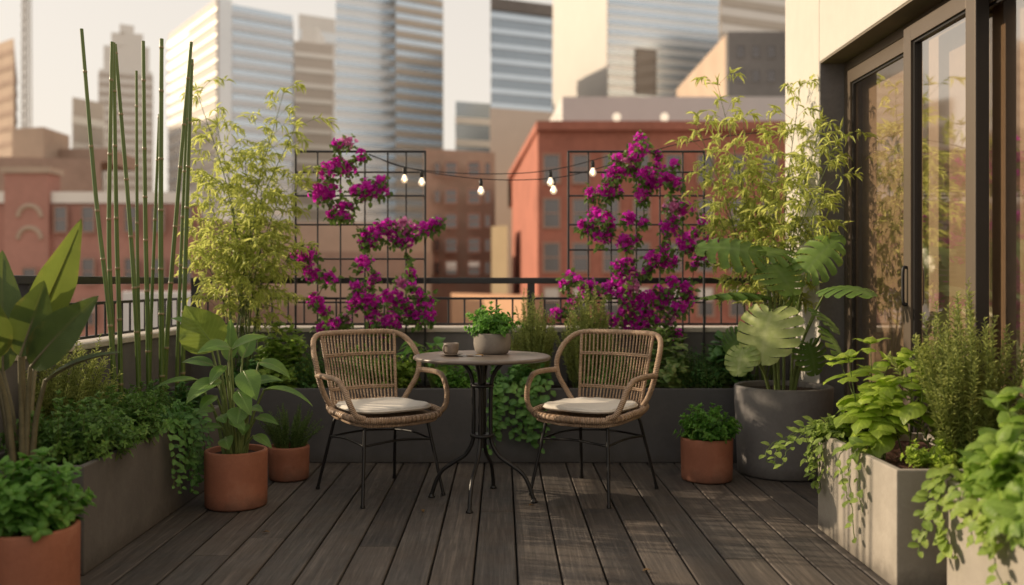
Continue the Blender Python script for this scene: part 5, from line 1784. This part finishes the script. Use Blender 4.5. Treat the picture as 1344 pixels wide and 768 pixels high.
mb = MB(); prism(mb, [v[0], v[1], (v[1][0] + 0.3, v[1][1] + 0.5), (v[0][0] + 0.3, v[0][1] + 0.5)], GZ, zt(-75, 172) + 0.5); mb.build('facade', M['c_cream'], t, False)
mb = MB(); v = fp([(834, 173.5), (862, 175.0)]); prism(mb, [v[0], v[1], (v[1][0], v[1][1] + 1.0), (v[0][0], v[0][1] + 1.0)], zt(124, 174), zt(64, 174)); mb.build('reflection_patch', M['c_wind'], t, False)  # flat dark patch painted in place of a reflection in the glass
t, top = tower('slate_tower', 'slate blue glass tower with a dark roof band', [(645, 140), (724, 144)], 26, 4, 140, M['c_glassd'], M['c_glass'], 2.3, 0.35, 27, (0.01, M['c_char'], 1))
mb = MB(); v = grow(fp([(645, 140), (724, 144), (724, 168), (645, 166)]), 0.4); prism(mb, v, top - 1.0, top + 0.8); mb.build('roof_band', M['c_char'], t, False)
mb = MB(); prism(mb, grow(v, 0.3), GZ + 0.1, zt(142, 140)); mb.build('podium', M['c_hazed'], t, False)
tower('grey_block', 'small blue grey block beside the slate tower', [(598, 205), (646, 208)], 20, 133, 205, M['c_glassd'], M['c_haze'], 5.0, 0.3, 20)
tower('glass_tower', 'pale blue glass tower next to the tan banded one', [(441, 160), (519, 165)], 30, -50, 160, M['c_pale'], M['c_glass'], 2.0, 0.4, 8, d=0.12)
tower('banded_tower', 'narrow tan and blue banded tower attached to the pale one', [(519.5, 161), (581, 166)], 30, -20, 160, M['c_glass'], M['c_bandt'], 2.2, 0.5, 10)
t, top = tower('brown_tower', 'hazy brown stepped tower behind the leafy bamboo', [(386, 215), (437, 219)], 24, 58, 218, M['c_hazed'], M['c_haze'], 3.6, 0.3, 10)
v = fp([(396, 219), (415, 219)]); mb = MB(); prism(mb, v + [(v[1][0], 230), (v[0][0], 230)], top + 0.01, top + 4.5); mb.build('roof_block', M['c_haze'], t, False)
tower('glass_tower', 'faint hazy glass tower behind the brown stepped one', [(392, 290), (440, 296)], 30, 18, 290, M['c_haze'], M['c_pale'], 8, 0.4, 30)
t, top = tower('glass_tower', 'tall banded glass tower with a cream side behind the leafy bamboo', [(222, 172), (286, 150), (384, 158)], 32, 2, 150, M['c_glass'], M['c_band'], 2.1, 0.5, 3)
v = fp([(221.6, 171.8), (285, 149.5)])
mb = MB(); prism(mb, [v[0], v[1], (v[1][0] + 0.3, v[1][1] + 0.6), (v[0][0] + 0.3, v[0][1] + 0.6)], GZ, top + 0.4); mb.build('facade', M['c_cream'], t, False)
v = fp([(283.5, 149.6), (304, 151.0)])
mb = MB(); prism(mb, [v[0], v[1], (v[1][0], v[1][1] + 0.8), (v[0][0], v[0][1] + 0.8)], GZ, top + 0.5); mb.build('corner_panel', M['c_pale'], t, False)
for tw, (a, b), zz0, zz1, st in ((t, ((221.4, 171.6), (284.9, 149.3)), 5, top, 1.5),):
    va = fp([a, b])
    z = zz1 - 1.5
    while z > zz0:
        mb = MB(); prism(mb, [(va[0][0] - 0.06, va[0][1] - 0.06), (va[1][0] - 0.06, va[1][1] - 0.06), (va[1][0], va[1][1]), (va[0][0], va[0][1])], z, z + 0.35); mb.build('floor_line', M['c_haze'], tw, False)
        z -= 2.1
# pointed pale tower
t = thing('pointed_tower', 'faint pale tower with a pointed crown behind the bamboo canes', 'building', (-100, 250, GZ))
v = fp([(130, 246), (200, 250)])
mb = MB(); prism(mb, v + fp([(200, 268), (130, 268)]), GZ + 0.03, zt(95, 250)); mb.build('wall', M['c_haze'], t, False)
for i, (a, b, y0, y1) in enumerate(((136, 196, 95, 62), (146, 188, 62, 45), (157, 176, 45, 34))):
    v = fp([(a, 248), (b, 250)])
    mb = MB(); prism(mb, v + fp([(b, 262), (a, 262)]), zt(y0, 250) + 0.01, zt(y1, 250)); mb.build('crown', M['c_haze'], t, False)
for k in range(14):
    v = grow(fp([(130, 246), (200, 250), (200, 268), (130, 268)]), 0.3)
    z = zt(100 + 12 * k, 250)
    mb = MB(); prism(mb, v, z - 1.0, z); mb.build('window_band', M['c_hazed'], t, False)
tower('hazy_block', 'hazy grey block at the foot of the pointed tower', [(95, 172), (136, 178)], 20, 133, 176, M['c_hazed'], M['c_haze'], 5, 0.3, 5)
tower('tan_tower', 'tan tower at the frame edge above the banana plant', [(-60, 170), (18, 155)], 25, 50, 155, M['c_tan'], M['c_brown'], 2.6, 0.35, 5)
# mast
t = thing('lattice_mast', 'faint pale mast rising beside the tan tower', 'mast', (P(35, 0, 260)[0], 260, GZ))
mb = MB()
X = P(35, 0, 260)[0]
for sx, sy in ((-1, -1), (1, -1), (1, 1), (-1, 1)):
    tube(mb, [(X + sx * 1.1, 260 + sy * 1.1, GZ + 0.1), (X + sx * 0.7, 260 + sy * 0.7, 95)], 0.25, 6)
for k in range(28):
    z = 20 + k * 2.7
    tube(mb, [(X - 1, 259, z), (X + 1, 259, z + 2.7)], 0.16, 5)
    tube(mb, [(X + 1, 259, z), (X - 1, 259, z + 2.7)], 0.16, 5)
mb.build('lattice', M['c_cream'], t)
# low blocks
t, top = tower('brown_block', 'brown low block with a roof tank behind the banana plant', [(-120, 80), (132, 83)], 20, 207, 82, M['c_brown'])
v = fp([(16, 84), (57, 83)]); mb = MB(); prism(mb, v + [(v[1][0], 88), (v[0][0], 88)], top + 0.01, zt(169, 84)); mb.build('roof_tank', M['c_tan'], t, False)
v = fp([(60, 86), (140, 85)]); mb = MB(); prism(mb, v + [(v[1][0], 92), (v[0][0], 92)], top + 0.012, zt(196, 86)); mb.build('roof_block', M['c_brown'], t, False)
t, top = tower('brick_building', 'haze paled red brick building with arched ornament behind the bamboo canes', [(-140, 52.6), (262, 53)], 22, 258, 54, M['c_rose'])
mb = MB(); v = grow(fp([(-140, 52.6), (262, 53), (260, 72), (-140, 72)]), 0.25); prism(mb, v, top - 0.5, top + 0.15); mb.build('cornice', M['c_haze'], t, False)
YF = 52.6
v = fp([(8, YF), (66, YF)])
mb = MB(); box(mb, v[0][0], v[1][0], YF - 0.2, YF + 1.2, GZ + 0.05, zt(228, YF)); mb.build('gable_bay', M['c_rose'], t, False)
mb = MB(); box(mb, v[0][0] - 0.15, v[1][0] + 0.15, YF - 0.35, YF + 1.3, zt(228, YF) + 0.01, zt(228, YF) + 0.35); mb.build('cornice', M['c_tan'], t, False)
for (cy0, rp) in ((285, 15), (314, 15)):
    c = P(39, cy0, YF - 0.2)
    R = rp * YF / F
    mb = MB(); tube(mb, [(c[0] + R * math.cos(a), YF - 0.21, c[2] + R * math.sin(a)) for a in np.linspace(0, PI, 16)], 0.14, 6); mb.build('arch', M['c_tan'], t)
windows(t, 52.55, (80, 116, 172, 208, 244), (288, 356, 410), 15, 32, M['c_win'])
windows(t, 52.3, (39,), (372,), 16, 38, M['c_wind'])
tower('grey_shed', 'low grey roof shed behind the bamboo canes', [(160, 44), (262, 43)], 5, 384, 43.5, M['c_grey'])
t, top = tower('brown_block', 'brown brick block with pale window pairs between the trellises', [(556, 70), (650, 72)], 18, 200, 72, M['c_brown'])
windows(t, 69.9, (592, 622), (222, 258, 290, 322, 352), 14, 17, M['c_win'])
windows(t, 70.0, (574, 640), (222, 258, 290, 322, 352), 6, 15, M['c_wind'])
tower('warm_block', 'wide plain brown block behind the sparser trellis', [(236, 60), (566, 63)], 14, 292, 62, M['c_tan'], M['c_brown'], 3.6, 0.45, -8, None, 0.12)
tower('stair_tower', 'ochre stair tower beside the orange brick side', [(645, 58), (666, 57)], 5, 296, 57, M['c_yellow'])
tower('low_wing', 'low sunlit sandstone wing below the orange brick side', [(592, 54), (690, 42.5), (712, 44.5)], 3, 388, 46, M['c_sand'])
